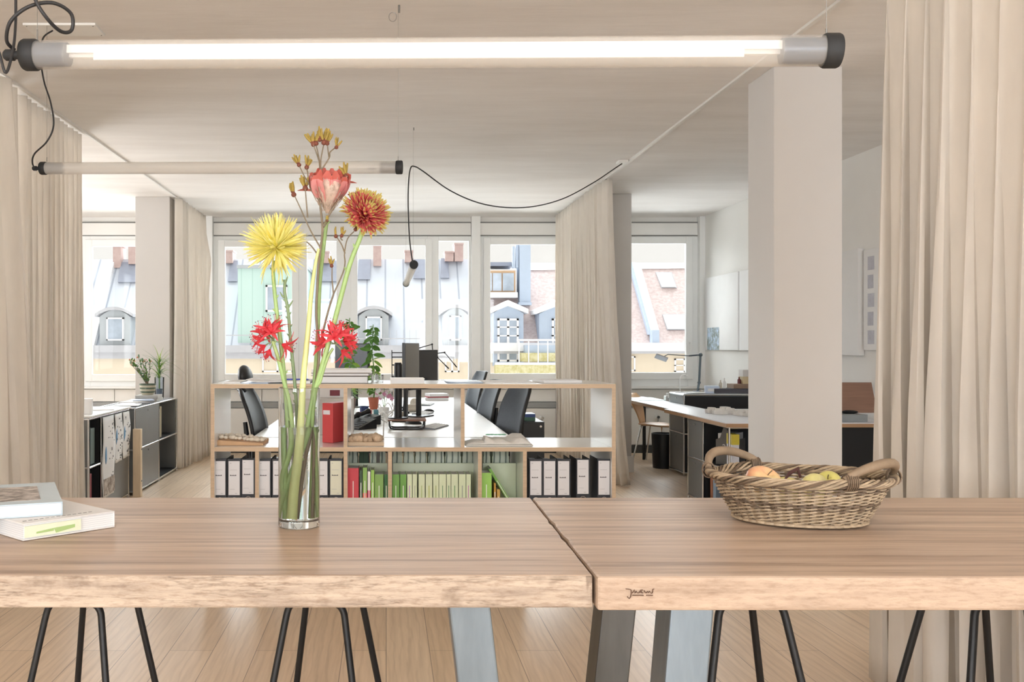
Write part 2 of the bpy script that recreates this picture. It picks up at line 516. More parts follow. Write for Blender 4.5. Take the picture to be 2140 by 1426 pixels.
def ceiling_mat(name):
    m, nt, b = _new(name)
    n1 = _noise(nt, _pos(nt, (0.6, 2.6, 1)), 1.4, 6, 0.62)
    c = _ramp(nt, n1, [(0.3, lin((232, 228, 224))), (0.7, lin((242, 239, 236)))])
    n2 = _noise(nt, _pos(nt, (1.2, 9, 1)), 2.5, 8, 0.7)
    c2 = _ramp(nt, n2, [(0.3, (0.97, 0.97, 0.97, 1)), (0.6, (1, 1, 1, 1))])
    nt.links.new(_mix(nt, c, c2, 1.0, 'MULTIPLY'), b.inputs['Base Color'])
    b.inputs['Roughness'].default_value = 0.9; b.inputs['Specular IOR Level'].default_value = 0.1
    _bump(nt, b, n2, 0.3, 0.01)
    return m
def stripes(name, c1, c2, scale, direction='X', dist=0.0, rough=0.6, width=0.92, coord='Object'):
    m, nt, b = _new(name)
    wv = nt.nodes.new('ShaderNodeTexWave'); wv.wave_profile = 'SAW'; wv.bands_direction = direction
    wv.inputs['Scale'].default_value = scale; wv.inputs['Distortion'].default_value = dist
    nt.links.new(_pos(nt, (1, 1, 1), coord), wv.inputs['Vector'])
    nt.links.new(_ramp(nt, wv.outputs['Fac'], [(0.0, lin(c1)), (width, lin(c1)), (min(width + 0.02, 0.99), lin(c2)), (1.0, lin(c2))]), b.inputs['Base Color'])
    b.inputs['Roughness'].default_value = rough
    return m
def speckle(name, base, spots, scale, thr=0.5, soft=0.03, rough=0.7, stretch=(1, 1, 1)):
    m, nt, b = _new(name)
    n = _noise(nt, _pos(nt, stretch), scale, 5, 0.7)
    nt.links.new(_ramp(nt, n, [(thr - soft, lin(spots)), (thr + soft, lin(base))]), b.inputs['Base Color'])
    b.inputs['Roughness'].default_value = rough
    return m

M = {}
M['white_wall'] = mat('white_plaster', (242, 241, 238), 0.85, spec=0.15, var=0.015, vscale=2.5)
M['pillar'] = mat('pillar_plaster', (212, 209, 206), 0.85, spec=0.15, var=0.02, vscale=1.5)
M['ceiling'] = ceiling_mat('plastered_ceiling')
M['floor'] = floor_wood('oak_floor_boards')
M['frame_white'] = mat('white_window_paint', (240, 241, 240), 0.4, var=0.01)
M['panel_white'] = mat('white_panel_paint', (238, 237, 234), 0.5, var=0.012)
M['gap'] = mat('grey_shadow_gap', (150, 150, 148), 0.8, var=0.02)
M['steel'] = mat('brushed_metal', (190, 192, 195), 0.3, 1.0, var=0.04, vscale=30)
M['chrome'] = mat('chrome', (215, 216, 218), 0.12, 1.0, var=0.01)
M['grey_bar'] = mat('grey_cable_channel', (160, 162, 162), 0.5, var=0.02)
M['pane'] = thin_glass('window_glass')
M['black'] = mat('black_plastic', (22, 23, 25), 0.45, var=0.1)
M['black_soft'] = mat('black_rubber', (34, 36, 38), 0.65, var=0.1)
M['dark'] = mat('dark_interior', (16, 17, 20), 0.6, var=0.1)
M['white'] = mat('white_lacquer', (240, 240, 238), 0.3, var=0.01)
M['paper'] = mat('white_paper', (240, 240, 240), 0.7, spec=0.2, var=0.015)
M['curtain'] = cloth('cream_curtain_cloth', (248, 243, 236), 0.33)
WY = 11.9

# ------------------------------------------------------------------ room shell
struct('floor', MB().box(-4.5, 4.15, -3.3, 12.2, -0.1, 0), M['floor'])
struct('ceiling', MB().box(-4.5, 4.15, -3.3, 12.2, 2.94, 3.14), M['ceiling'])
struct('wall_right', MB().box(3.95, 4.15, -3.3, 12.2, 0, 2.94), M['white_wall'])
struct('wall_left', MB().box(-4.5, -4.3, -3.3, 7.5, 0, 2.94).box(-4.5, -4.3, 11.3, 12.2, 0, 2.94).box(-4.5, -4.3, 7.5, 11.3, 0, .9).box(-4.5, -4.3, 7.5, 11.3, 2.6, 2.94), M['white_wall'])  # opening added in the unseen left wall for the fill light
b = MB()
for y in (7.5, 9.36, 11.22): b.box(-4.42, -4.36, y, y + .08, .9, 2.6)
b.box(-4.42, -4.36, 7.5, 11.3, .9, .96).box(-4.42, -4.36, 7.5, 11.3, 2.54, 2.6)
struct('window_7', b, M['frame_white'])  # frame of the unseen window added on the left
b = MB()
for x0, x1 in ((-4.3, -3.1), (-0.9, 0.9), (3.1, 3.95)):
    b.box(x0, x1, -3.2, -3.0, 0, 2.94)
for x0, x1 in ((-3.1, -0.9), (0.9, 3.1)):
    b.box(x0, x1, -3.2, -3.0, 0, 0.8); b.box(x0, x1, -3.2, -3.0, 2.7, 2.94)
struct('wall_back', b, M['white_wall'])
b = MB()
b.box(-4.3, 3.95, WY + 0.06, WY + 0.3, 0, 0.84); b.box(-4.3, 3.95, WY + 0.06, WY + 0.3, 2.70, 2.94)
struct('wall_front', b, M['panel_white'])
# panel band over the windows, with its two dark joints
b = MB()
for a, c in ((-4.3, XP(430, WY)), (XP(446, WY), XP(984, WY)), (XP(1004, WY), XP(1254, WY)), (XP(1273, WY), XP(1459, WY))):
    b.box(a, c, WY + 0.015, WY + 0.06, 2.715, 2.862)
struct('trim_1', b, M['panel_white'])
b = MB(); b.box(-4.3, XP(1460, WY), WY + 0.04, WY + 0.062, 2.862, 2.882); b.box(-4.3, XP(1460, WY), WY + 0.04, WY + 0.062, 2.70, 2.715)
struct('trim_2', b, M['gap'])
b = MB()
for a, c in ((430, 445), (985, 1003), (1255, 1272), (1460, 1475)):
    b.box(XP(a, WY), XP(c, WY), WY - 0.05, WY + 0.3, 0.80, 2.94)
struct('trim_3', b, M['frame_white'])
# sill, apron and grey cable channel
struct('trim_4', MB().box(-4.3, 3.95, WY - 0.04, WY + 0.06, 0.80, 0.83), M['frame_white'], bevel=0.004)
struct('trim_5', MB().box(-4.3, 3.95, WY + 0.01, WY + 0.06, 0.565, 0.63), M['grey_bar'])
b = MB()
for k in range(9):
    x0 = -4.3 + k * 0.917
    b.box(x0 + 0.004, x0 + 0.913, WY + 0.02, WY + 0.06, 0.10, 0.555); b.box(x0 + 0.004, x0 + 0.913, WY + 0.02, WY + 0.06, 0.64, 0.79)
struct('trim_6', b, M['panel_white'], bevel=0.003)
struct('baseboard_front', MB().box(-4.3, 3.95, WY - 0.0, WY + 0.06, 0, 0.09), mat('dark_convector_grille', (70, 72, 72), 0.6))
struct('baseboard_right', MB().box(3.93, 3.95, -3.0, WY, 0, 0.08), M['panel_white'])

def window(name, pa, pb, lights):
    """pa, pb: outer edges in the front wall; lights: (left, right, top, bottom, opens) of each pane as seen in the wall plane"""
    x0, x1 = XP(pa, WY), XP(pb, WY)
    zt, zb = 2.70, 0.83
    fr = MB()
    ls = [(XP(l, WY), XP(r, WY), ZP(t, WY), ZP(bt, WY), op) for l, r, t, bt, op in lights]
    y0, y1 = WY + 0.03, WY + 0.11
    cur = x0
    for l, r, t, bt, op in ls:
        g = 0.03 if op else 0.0
        fr.box(cur, l - g, y0, y1, zb, zt)
        fr.box(l - g, r + g, y0, y1, t + g, zt); fr.box(l - g, r + g, y0, y1, zb, bt - g)
        cur = r + g
    fr.box(cur, x1, y0, y1, zb, zt)
    f = struct(name, fr, M['frame_white'], bevel=0.004)
    for l, r, t, bt, op in ls:
        if op:
            s = MB(); e = 0.085; q = 0.0
            s.box(l - e, l, WY, WY + 0.06, bt - e, t + e); s.box(r, r + e, WY, WY + 0.06, bt - e, t + e)
            s.box(l, r, WY, WY + 0.06, t, t + e); s.box(l, r, WY, WY + 0.06, bt - e, bt)
            sa = s.build('sash', M['frame_white'], f, bevel=0.006)
            h = MB(); hx = r + 0.045; hz = 1.34 - 0.0
            h.box(hx - 0.014, hx + 0.014, WY - 0.012, WY, hz - 0.03, hz + 0.05); h.box(hx - 0.009, hx + 0.009, WY - 0.045, WY - 0.012, hz + 0.02, hz + 0.038)
            h.box(hx - 0.009, hx + 0.009, WY - 0.05, WY - 0.036, hz - 0.09, hz + 0.038)
            h.build('handle', M['white'], sa)
        MB().box(l - 0.005, r + 0.005, WY + 0.065, WY + 0.073, bt - 0.005, t + 0.005).build('pane', M['pane'], f)
    return f
window('window_1', 90, 430, [(192, 330, 515, 783, True), (360, 424, 503, 794, False)])
window('window_2', 445, 985, [(470, 610, 516, 782, True), (641, 703, 503, 794, False), (747, 889, 513, 782, True), (917, 980, 503, 794, False)])
window('window_3', 1003, 1255, [(1025, 1168, 511, 781, True), (1194, 1249, 503, 794, False)])
window('window_4', 1272, 1460, [(1293, 1434, 509, 779, True)])
# openings behind the camera
for n, (x0, x1) in enumerate(((-3.1, -0.9), (0.9, 3.1))):
    f = MB()
    f.box(x0, x0 + .06, -3.14, -3.06, .8, 2.7); f.box(x1 - .06, x1, -3.14, -3.06, .8, 2.7); f.box((x0 + x1) / 2 - .04, (x0 + x1) / 2 + .04, -3.14, -3.06, .8, 2.7)
    f.box(x0, x1, -3.14, -3.06, .8, .86); f.box(x0, x1, -3.14, -3.06, 2.64, 2.7)
    struct('window_%d' % (n + 5), f, M['frame_white'])

def pillar(name, x0, x1, y0, y1, label):
    b = MB().box(x0, x1, y0, y1, 0, 2.94)
    o = struct(name, b, M['pillar'], bevel=0.004)
    s = MB()
    s.box(x0 - .02, x1 + .02, y0 - .02, y0 + .0, 0, .17); s.box(x0 - .02, x1 + .02, y1, y1 + .02, 0, .17)
    s.box(x0 - .02, x0, y0, y1, 0, .17); s.box(x1, x1 + .02, y0, y1, 0, .17)
    s.build('skirting', M['panel_white'], o, bevel=0.003)
    return o
pillar('pillar_near', 2.22, 2.612, 5.48, 5.87, '')
pillar('pillar_far', 2.22, 2.59, 10.1, 10.5, '')
pillar('pillar_left', -2.70, -2.33, 10.3, 10.7, '')
b = MB()
for x in (2.10, -2.257):
    b.box(x - .011, x + .011, 0.5, 11.85, 2.926, 2.942)
struct('trim_7', b, mat('white_curtain_track', (226, 224, 220), 0.4, var=0.01))

# ------------------------------------------------------------------ curtains
def curtain(name, label, x, ya, yb, n, a0, a1, seed, lean=None, z0=0.015, z1=2.918, sharp=1.0, hooks=0, swing=0.0):
    """folds of cloth hanging along y from ya to yb at x"""
    rng = random.Random(seed)
    ph = [rng.uniform(-0.5, 0.5) for _ in range(n + 2)]
    am = [rng.uniform(0.7, 1.25) for _ in range(n + 2)]
    dr = [rng.uniform(-0.35, 0.35) for _ in range(n + 2)]
    b = MB()
    nu, nv = n * 14, 26
    def fn(u, v):
        z = z0 + (z1 - z0) * v
        down = 1 - v
        k = u * n; i = int(min(k, n - 1e-6)); fr = k - i
        A = am[i] * (1 - fr) + am[i + 1] * fr
        D = ph[i] * (1 - fr) + ph[i + 1] * fr
        E = dr[i] * (1 - fr) + dr[i + 1] * fr
        amp = (a0 + (a1 - a0) * min(1, down * 1.6)) * A
        w = 2 * PI * (k + 0.25 * D + E * 0.35 * down)
        s = math.sin(w)
        s = math.copysign(abs(s) ** sharp, s)
        xx = x + amp * s + 0.012 * math.sin(3.1 * w + 5 * v) * down
        yy = ya + (yb - ya) * u + amp * 0.55 * math.sin(2 * w + D) * (0.3 + 0.7 * down)
        if lean: 
            dx, dy = lean(u, v)
            xx += dx; yy += dy
        return Vector((xx, yy, z))
    b.grid(fn, nu, nv)
    c0 = Vector((x, (ya + yb) / 2, z0))
    o = b.build(name, M['curtain'], off=c0, solid=0.003)
    o.location = c0
    tag(o, label, 'curtain', None)
    for k in range(hooks):
        h = MB()
        y = ya + (yb - ya) * (k + .5) / hooks
        h.cyl((x - c0.x, y - c0.y, z1 - z0), (x - c0.x, y - c0.y, z1 - z0 + .012), .006, 6)
        h.box(x - c0.x - .008, x - c0.x + .008, y - c0.y - .008, y - c0.y + .008, z1 - z0 - .03, z1 - z0)
        h.build('hook', M['white'], o, label='small white hook')
    return o
curtain('curtain', 'cream floor-length curtain in front of the right end of the wooden table', 2.05, 2.72, 3.83, 8, 0.055, 0.11, 4, sharp=0.85)
curtain('curtain', 'cream curtain hanging at the left, nearest to the camera, with broad soft folds', -2.26, 3.9, 5.86, 7, 0.045, 0.12, 11,
        lean=lambda u, v: (0.10 * u * (1 - v) ** 1.3, 0.06 * u * (1 - v)), sharp=0.9)
curtain('curtain', 'cream curtain with narrow straight pleats ending beside the grey sideboards', -2.31, 6.02, 7.22, 12, 0.04, 0.052, 21, hooks=12, lean=None)
curtain('curtain', 'cream curtain gathered at the left of the window front, its edge blown outwards', -2.24, 10.28, 11.72, 11, 0.045, 0.06, 31, hooks=7,
        lean=lambda u, v: (0.07 * max(0, 1 - abs(v - 0.80) / 0.12) * max(0, u - 0.75) * 4 + 0.16 * (1 - v) * u * 0.5, 0))
curtain('curtain', 'cream curtain gathered in front of the right pillar of the window front', 2.10, 9.05, 11.6, 19, 0.045, 0.07, 41, hooks=9,
        lean=lambda u, v: (0.13 * (1 - v) ** 3 * max(0, 1 - 5 * u) + 0.04 * (1 - v), 0))

# ------------------------------------------------------------------ the houses across the street
X = {}  # overexposed glare is put into these colours by paling them
X['metal'] = stripes('standing_seam_roof', (188, 194, 204), (150, 157, 170), 0.52, 'X', rough=0.55, width=0.90)
X['copper'] = stripes('green_copper_cladding', (186, 212, 205), (168, 198, 190), 0.9, 'X', rough=0.7, width=0.9)
X['panel'] = mat('dark_roof_glazing', (140, 146, 162), 0.3, var=0.08)
X['cream'] = mat('cream_render', (216, 203, 182), 0.85, var=0.02, vscale=2)
X['gutter'] = mat('grey_gutter', (180, 181, 186), 0.6, var=0.05)
X['white'] = mat('bright_white_trim', (232, 232, 234), 0.6, var=0.01)
X['brick'] = speckle('washed_out_brick', (196, 172, 166), (186, 160, 154), 6, 0.5, 0.1)
X['tile'] = speckle('washed_out_red_tiles', (206, 192, 190), (186, 168, 166), 9, 0.5, 0.12, stretch=(1, 1, 1.4))
X['blue'] = mat('light_blue_sheet', (176, 190, 208), 0.6, var=0.03)
X['glassy'] = mat('reflecting_house_window', (176, 188, 202), 0.15, var=0.25, vscale=1.5)
X['grey'] = mat('grey_dormer_sheet', (168, 174, 178), 0.6, var=0.03)
X['brown'] = mat('brown_window_wood', (196, 164, 132), 0.6)
X['plants'] = speckle('balcony_plants', (214, 208, 170), (186, 178, 120), 7, 0.5, 0.12)
def RT(px, py, dy=0.0):
    """the point of the mansard roof plane that the pixel shows, moved dy towards the street"""
    k = (CY - py) / FPX
    t = (30 * k + .04) / (2.95 - 2.5 * k)
    Y = 30 + 2.5 * t - dy
    return P(px, py, Y)
def slab(b, pts, d, m=0):
    """thick polygon lying on the roof: pts are front points, d depth away from the street"""
    n = len(pts)
    vs = list(pts) + [p + Vector((0, d, 0)) for p in pts]
    fs = [tuple(range(n)), tuple(reversed(range(n, 2 * n)))] + [(i, i + n, (i + 1) % n + n, (i + 1) % n) for i in range(n)]
    b.add(vs, fs, m); return b
def rslab(b, pix, d=0.25, out=0.0, m=0):
    return slab(b, [RT(px, py, out) for px, py in pix], d, m)
def fbox(b, pa, pb, ta, tb, Y, d, m=0):
    """box whose front face at depth Y covers the given pixel rectangle"""
    a = P(pa, ta, Y); c = P(pb, tb, Y)
    return b.box(a.x, c.x, Y, Y + d, c.z, a.z, m)
def house_window(parent, pa, pb, ta, tb, Y, cols=1, rows=1, bar=3, m='glassy'):
    f = MB(); g = MB()
    fbox(f, pa, pa + bar, ta, tb, Y, .12); fbox(f, pb - bar, pb, ta, tb, Y, .12)
    fbox(f, pa, pb, ta, ta + bar, Y, .12); fbox(f, pa, pb, tb - bar, tb, Y, .12)
    for k in range(1, cols):
        c = pa + (pb - pa) * k / cols; fbox(f, c - bar / 2 - .5, c + bar / 2 + .5, ta, tb, Y, .12)
    for k in range(1, rows):
        c = ta + (tb - ta) * k / rows; fbox(f, pa, pb, c - bar / 3, c + bar / 3, Y, .12)
    fo = f.build('window_frame', X['white'], parent)
    fbox(g, pa + 1, pb - 1, ta + 1, tb - 1, Y + .06, .05)
    g.build('glazing', X[m], fo)

# metal-roofed house on the left
hl = thing('townhouse', 'washed-out metal-roofed townhouse with green copper bay, seen through the left windows', 'building', (0, 30, -6))
OFF = Matrix.Translation((0, -30, 6))
class HB(MB):
    """collects in world space and is moved into the house's own frame when built"""
    def build(self, name, mats, parent=None, **k):
        self.move(OFF)
        return super().build(name, mats, parent, **k)
_MB = MB
MB = HB
b = MB(); b.box(-16, 3.1, 30.0, 34, -6, 1.15); b.build('facade', X['cream'], hl)
b = MB(); slab(b, [RT(-60, 724), RT(1001, 724), RT(1001, 542), RT(-60, 542)], 2.0); b.build('roof', X['metal'], hl)
b = MB(); b.box(-16, 3.1, 29.7, 30.1, 1.12, 1.34); b.box(-16, 3.1, 29.85, 30.1, .92, 1.12); b.build('gutter', X['gutter'], hl)
b = MB(); fbox(b, 497, 640, 560, 722, 30.1, 2.0); b.build('copper_bay', X['copper'], hl)
b = MB(); fbox(b, 495, 642, 554, 561, 30.0, 2.3); b.build('copper_bay_roof', X['grey'], hl)
house_window(hl, 555, 600, 596, 652, 30.0, bar=4)
for pix in ([(252, 548), (330, 548), (330, 590), (246, 590)], [(482, 545), (496, 545), (496, 588), (476, 588)], [(664, 545), (704, 545), (706, 588), (662, 588)],
            [(750, 542), (775, 542), (773, 584), (747, 584)], [(866, 542), (892, 542), (895, 582), (864, 582)], [(921, 540), (936, 540), (939, 581), (921, 581)]):
    b = MB(); rslab(b, pix, .3, .08); b.build('roof_glazing', X['panel'], hl)
for pa, pb, ta, tb in ((236, 252, 512, 560), (470, 486, 523, 550), (664, 688, 525, 550), (780, 797, 508, 556), (846, 863, 523, 548), (930, 948, 525, 546), (950, 968, 508, 546), (268, 290, 505, 552)):
    b = MB(); fbox(b, pa, pb, ta, tb, 32.2, .7); fbox(b, pa - 1, pb + 1, ta, ta + 3, 32.15, .8); b.build('chimney', X['brick'], hl)
for pa, pb, ta in ((208, 272, 648), (750, 812, 646), (926, 978, 644), (-20, 40, 648)):
    Yd = 29.9; a = P(pa, 722, Yd); c = P(pb, ta, Yd); w = (c.x - a.x) / 2; mx = (a.x + c.x) / 2
    poly = [(a.x, a.z), (c.x, a.z)]
    h = c.z - .22
    for k in range(9):
        u = 1 - 2 * k / 8
        poly.append((mx + w * u, h + .22 * (1 - u * u)))
    b = MB(); b.prism(poly, 'y', Yd, Yd + 2.2); b.build('dormer', X['grey'], hl)
    poly = []
    for k in range(9):
        u = 1 - 2 * k / 8; poly.append((mx + (w + .12) * u, h + .10 + .22 * (1 - u * u)))
    for k in range(9):
        u = -1 + 2 * k / 8; poly.append((mx + (w + .12) * u, h + .0 + .22 * (1 - u * u)))
    b = MB(); b.prism(poly, 'y', Yd - .12, Yd + 1.2); b.build('dormer_roof', X['gutter'], hl)
    house_window(hl, pa + 14, pb - 14, ta + 16, 712, Yd - .1)
b = MB()
rslab(b, [(192, 672), (214, 548), (238, 548), (196, 722), (192, 722)], .3, .25); b.build('firewall', X['white'], hl)
for pa, pb in ((548, 612), (930, 960), (1100, 1130)):
    if pa < 1000: house_window(hl, pa, pb, 744, 778, 29.95, cols=2)
b = MB(); fbox(b, 640, 980, 707, 709, 29.6, .04); fbox(b, 470, 640, 700, 702, 29.6, .04)
for k in range(26):
    fbox(b, 640 + k * 13.5, 640.6 + k * 13.5, 690, 722, 29.6, .03)
b.build('snow_guard', X['gutter'], hl)

# tile-roofed house on the right
hr = thing('townhouse', 'townhouse with washed-out red tiled roof and light blue gabled dormers, seen through the right windows', 'building', (0, 30, -6))
b = MB(); b.box(3.12, 16, 30.0, 34, -6, 1.15); b.build('facade', X['cream'], hr)
b = MB(); slab(b, [RT(1001, 722), RT(1520, 722), RT(1520, 553), RT(1001, 562)], 2.0); b.build('roof', X['tile'], hr)
b = MB(); b.box(3.1, 16, 29.6, 30.2, 1.16, 1.42); b.build('gutter', X['white'], hr)
b = MB(); b.box(3.1, 16, 29.7, 30.2, 1.08, 1.16); b.build('eave_board', X['gutter'], hr)
b = MB(); rslab(b, [(1001, 566), (1520, 560), (1520, 549), (1001, 550)], .8, .05); b.build('ridge_cap', X['white'], hr)
for ax, ex0, ex1, ay, ey, wa, wb in ((1060, 1022, 1102, 630, 656, 1040, 1084), (1176, 1119, 1232, 625, 657, 1154, 1198)):
    Yd = 29.9
    A = P(ax, ay, Yd); L = P(ex0 + 8, ey - 1, Yd); Rr = P(ex1 - 8, ey - 1, Yd); bz = P(0, 765, Yd).z
    b = MB(); b.prism([(L.x, bz), (Rr.x, bz), (Rr.x, Rr.z), (A.x, A.z - .1), (L.x, L.z)], 'y', Yd, Yd + 2.2); b.build('dormer', X['blue'], hr)
    L = P(ex0, ey, Yd); Rr = P(ex1, ey, Yd)
    b = MB(); b.prism([(L.x, L.z), (A.x, A.z - .15), (Rr.x, Rr.z), (Rr.x, Rr.z + .14), (A.x, A.z + .03), (L.x, L.z + .14)], 'y', Yd - .25, Yd + 2.2); b.build('dormer_roof', X['white'], hr)
    house_window(hr, wa, wb, 666, 756, Yd - .1, cols=2, rows=5, bar=4)
b = MB(); fbox(b, 1086, 1109, 505, 637, 30.9, .8); fbox(b, 1084, 1111, 632, 638, 30.8, .9); b.build('flue', X['blue'], hr)
b = MB(); fbox(b, 1071, 1076, 515, 560, 31.0, .2); fbox(b, 1078, 1084, 510, 560, 31.0, .2); b.build('vent_pipe', X['blue'], hr)
b = MB(); fbox(b, 1004, 1080, 563, 622, 31.0, 2.0); b.build('roof_extension', X['white'], hr)
b = MB(); fbox(b, 1004, 1074, 548, 556, 31.2, 1.0); b.build('louvre', X['panel'], hr)
b = MB(); fbox(b, 1010, 1077, 566, 611, 30.95, .1); b.build('extension_frame', X['brown'], hr)
b = MB(); fbox(b, 1012, 1028, 571, 608, 30.9, .1); fbox(b, 1030, 1048, 571, 608, 30.9, .1); fbox(b, 1051, 1074, 571, 608, 30.9, .1); b.build('extension_glazing', X['glassy'], hr)
b = MB(); fbox(b, 1004, 1082, 611, 622, 30.7, .5); b.build('extension_sill', X['white'], hr)
b = MB(); slab(b, [RT(1322, 548, .3), RT(1338, 552, .3), RT(1378, 692, .3), RT(1362, 692, .3)], .3); b.build('firewall', X['white'], hr)
b = MB(); slab(b, [RT(1314, 548, .2), RT(1323, 548, .2), RT(1363, 700, .2), RT(1356, 700, .2)], .3); fbox(b, 1363, 1378, 690, 718, 29.85, .3); b.build('firewall_side', X['blue'], hr)
for pix in ([(1372, 571), (1402, 571), (1413, 600), (1384, 600)], [(1386, 659), (1450, 659), (1456, 688), (1396, 688)]):
    b = MB(); rslab(b, pix, .2, .1); b.build('skylight', X['white'], hr)
    b = MB(); rslab(b, [(pix[0][0] - 2, pix[0][1] - 2), (pix[1][0] + 2, pix[1][1] - 2), (pix[2][0] + 2, pix[2][1] + 2), (pix[3][0] - 2, pix[3][1] + 2)], .2, .04); b.build('skylight_flashing', X['gutter'], hr)
house_window(hr, 1410, 1432, 750, 778, 29.95, rows=2)
house_window(hr, 1308, 1328, 745, 776, 29.95)
# roof terrace in front of the dormers
b = MB(); fbox(b, 1098, 1260, 722, 740, 29.2, .5); b.build('terrace_awning', X['blue'], hr)
b = MB(); fbox(b, 1036, 1260, 763, 784, 29.0, .4); b.build('planter', X['plants'], hr)
b = MB(); fbox(b, 1090, 1260, 738, 756, 29.1, .5); b.build('terrace_plants', X['plants'], hr)
b = MB(); fbox(b, 1080, 1260, 709, 713, 29.0, .06); fbox(b, 1036, 1260, 758, 763, 28.95, .2)
for k in range(9): fbox(b, 1084 + k * 20, 1086 + k * 20, 712, 760, 29.0, .05)
b.build('terrace_railing', X['white'], hr)
MB = _MB

# ================================================================== the long wooden table
TZ = 0.92
wt = wood_top('table_top_boards', (217, 198, 179), (196, 174, 154), (152, 132, 116), plank=0.224, y0=1.747)
we1 = wood_edge('weathered_board_edge', (194, 177, 160), (178, 161, 144), (144, 128, 115), True)
we2 = wood_edge('smooth_board_edge', (193, 172, 152), (181, 159, 140), (158, 137, 119), False)
M['raw_steel'] = mat('blue_grey_raw_steel', (128, 142, 154), 0.34, 0.75, var=0.14, vscale=7, stretch=(3, 3, 0.6))
M['raw_steel_shaded'] = mat('shaded_raw_steel', (96, 96, 94), 0.42, 0.75, var=0.14, vscale=7, stretch=(3, 3, 0.6))  # same steel, with the shade on the back legs put into its colour
def tabletop(x0a, x0b, x1a, x1b, ya, yb, zb, seed, jag):
    """board slab; x0a/x1a at the front edge, x0b/x1b at the back"""
    rng = random.Random(seed)
    b = MB()
    n = 24
    L = []; Rr = []
    for k in range(n + 1):
        t = k / n; y = ya + (yb - ya) * t
        j = (rng.uniform(0, 0.0012) + (0.0035 if k in (9, 14) else 0)) if jag else 0
        L.append((x0a + (x0b - x0a) * t + (j if jag == 2 else 0), y)); Rr.append((x1a + (x1b - x1a) * t - (j if jag == 1 else 0), y))
    pts = L + Rr[::-1]
    m = len(pts)
    b.add([(x, y, zb) for x, y in pts] + [(x, y, TZ) for x, y in pts],
          [tuple(range(m)), tuple(reversed(range(m, 2 * m)))] , 0)
    for i in range(m):
        j = (i + 1) % m
        b.f.append((i, i + m, j + m, j)); b.m.append(1 if (i == m - 1) else 1); b.s.append(False)
    return b
def bounds_leg(b, x, y, dx, dy, w=.08, d=.10, zt=.86):
    b.hexa([(x + dx - w / 2, y + dy - d / 2, 0), (x + dx + w / 2, y + dy - d / 2, 0), (x + dx + w / 2, y + dy + d / 2, 0), (x + dx - w / 2, y + dy + d / 2, 0)],
           [(x - w / 2, y - d / 2, zt), (x + w / 2, y - d / 2, zt), (x + w / 2, y + d / 2, zt), (x - w / 2, y + d / 2, zt)])
t = thing('wooden_table', 'long wooden table on the left carrying the flower vase and books, weathered front edge', 'table', (-0.8, 2.19, 0))
off = Matrix.Translation((0.8, -2.19, 0))
tabletop(-2.0, -2.0, 0.3775, 0.3985, 1.747, 2.64, 0.86, 3, 1).move(off).build('tabletop', [wt, we1], t, bevel=0.004)
for x, y, dx, mm in ((0.160, 1.93, 0.10, 'raw_steel'), (0.185, 2.45, 0.10, 'raw_steel_shaded'), (-1.75, 1.93, -0.1, 'raw_steel'), (-1.75, 2.45, -0.1, 'raw_steel_shaded')):
    b = MB(); bounds_leg(b, x, y, dx, 0, w=.081); b.move(off).build('leg', M[mm], t, bevel=0.004)
t = thing('wooden_table', 'wooden table on the right carrying the basket, smooth front edge with burnt-in signature', 'table', (1.5, 2.19, 0))
off = Matrix.Translation((-1.5, -2.19, 0))
top = tabletop(0.3815, 0.4025, 1.88, 1.88, 1.735, 2.64, 0.858, 5, 2).move(off).build('tabletop', [wt, we2], t, bevel=0.006)
for x, y, dx, mm in ((0.605, 1.93, -0.07, 'raw_steel'), (0.604, 2.45, -0.09, 'raw_steel_shaded'), (1.68, 1.93, 0.1, 'raw_steel'), (1.68, 2.45, 0.1, 'raw_steel_shaded')):
    b = MB(); bounds_leg(b, x, y, dx, 0, w=.085, zt=.858); b.move(off).build('leg', M[mm], t, bevel=0.004)
# the burnt signature on the front edge
sg = MB()
def sp(u, v): return (P(1290 + u / 21.4, 1215 + v / 21.4, 1.734))
def stroke(pts, r): sg.tube([off @ sp(*q) for q in spline([(a, c, 0) for a, c in pts], 4)] if False else [off @ sp(a, c) for a, c in pts], r, 6)
stroke([(380, 350), (500, 360), (600, 380), (628, 430), (625, 560), (600, 700), (545, 780), (490, 750), (450, 680)], .0009)
stroke([(650, 530), (700, 510), (760, 390), (800, 540), (850, 450), (890, 520), (960, 530), (1020, 470), (1060, 400), (1150, 400)], .0010)
stroke([(1090, 440), (1060, 520), (1160, 530)], .0010)
stroke([(1200, 420), (1260, 520), (1320, 520), (1350, 460), (1400, 520), (1440, 450), (1480, 500)], .0010)
stroke([(1500, 540), (1560, 540), (1590, 450), (1590, 370), (1650, 355)], .0010)
stroke([(680, 635), (1180, 640)], .0011); stroke([(1290, 635), (1590, 640)], .0010)
sg.build('signature', mat('burnt_mark', (96, 70, 54), 0.8), top, label='small burnt-in signature')

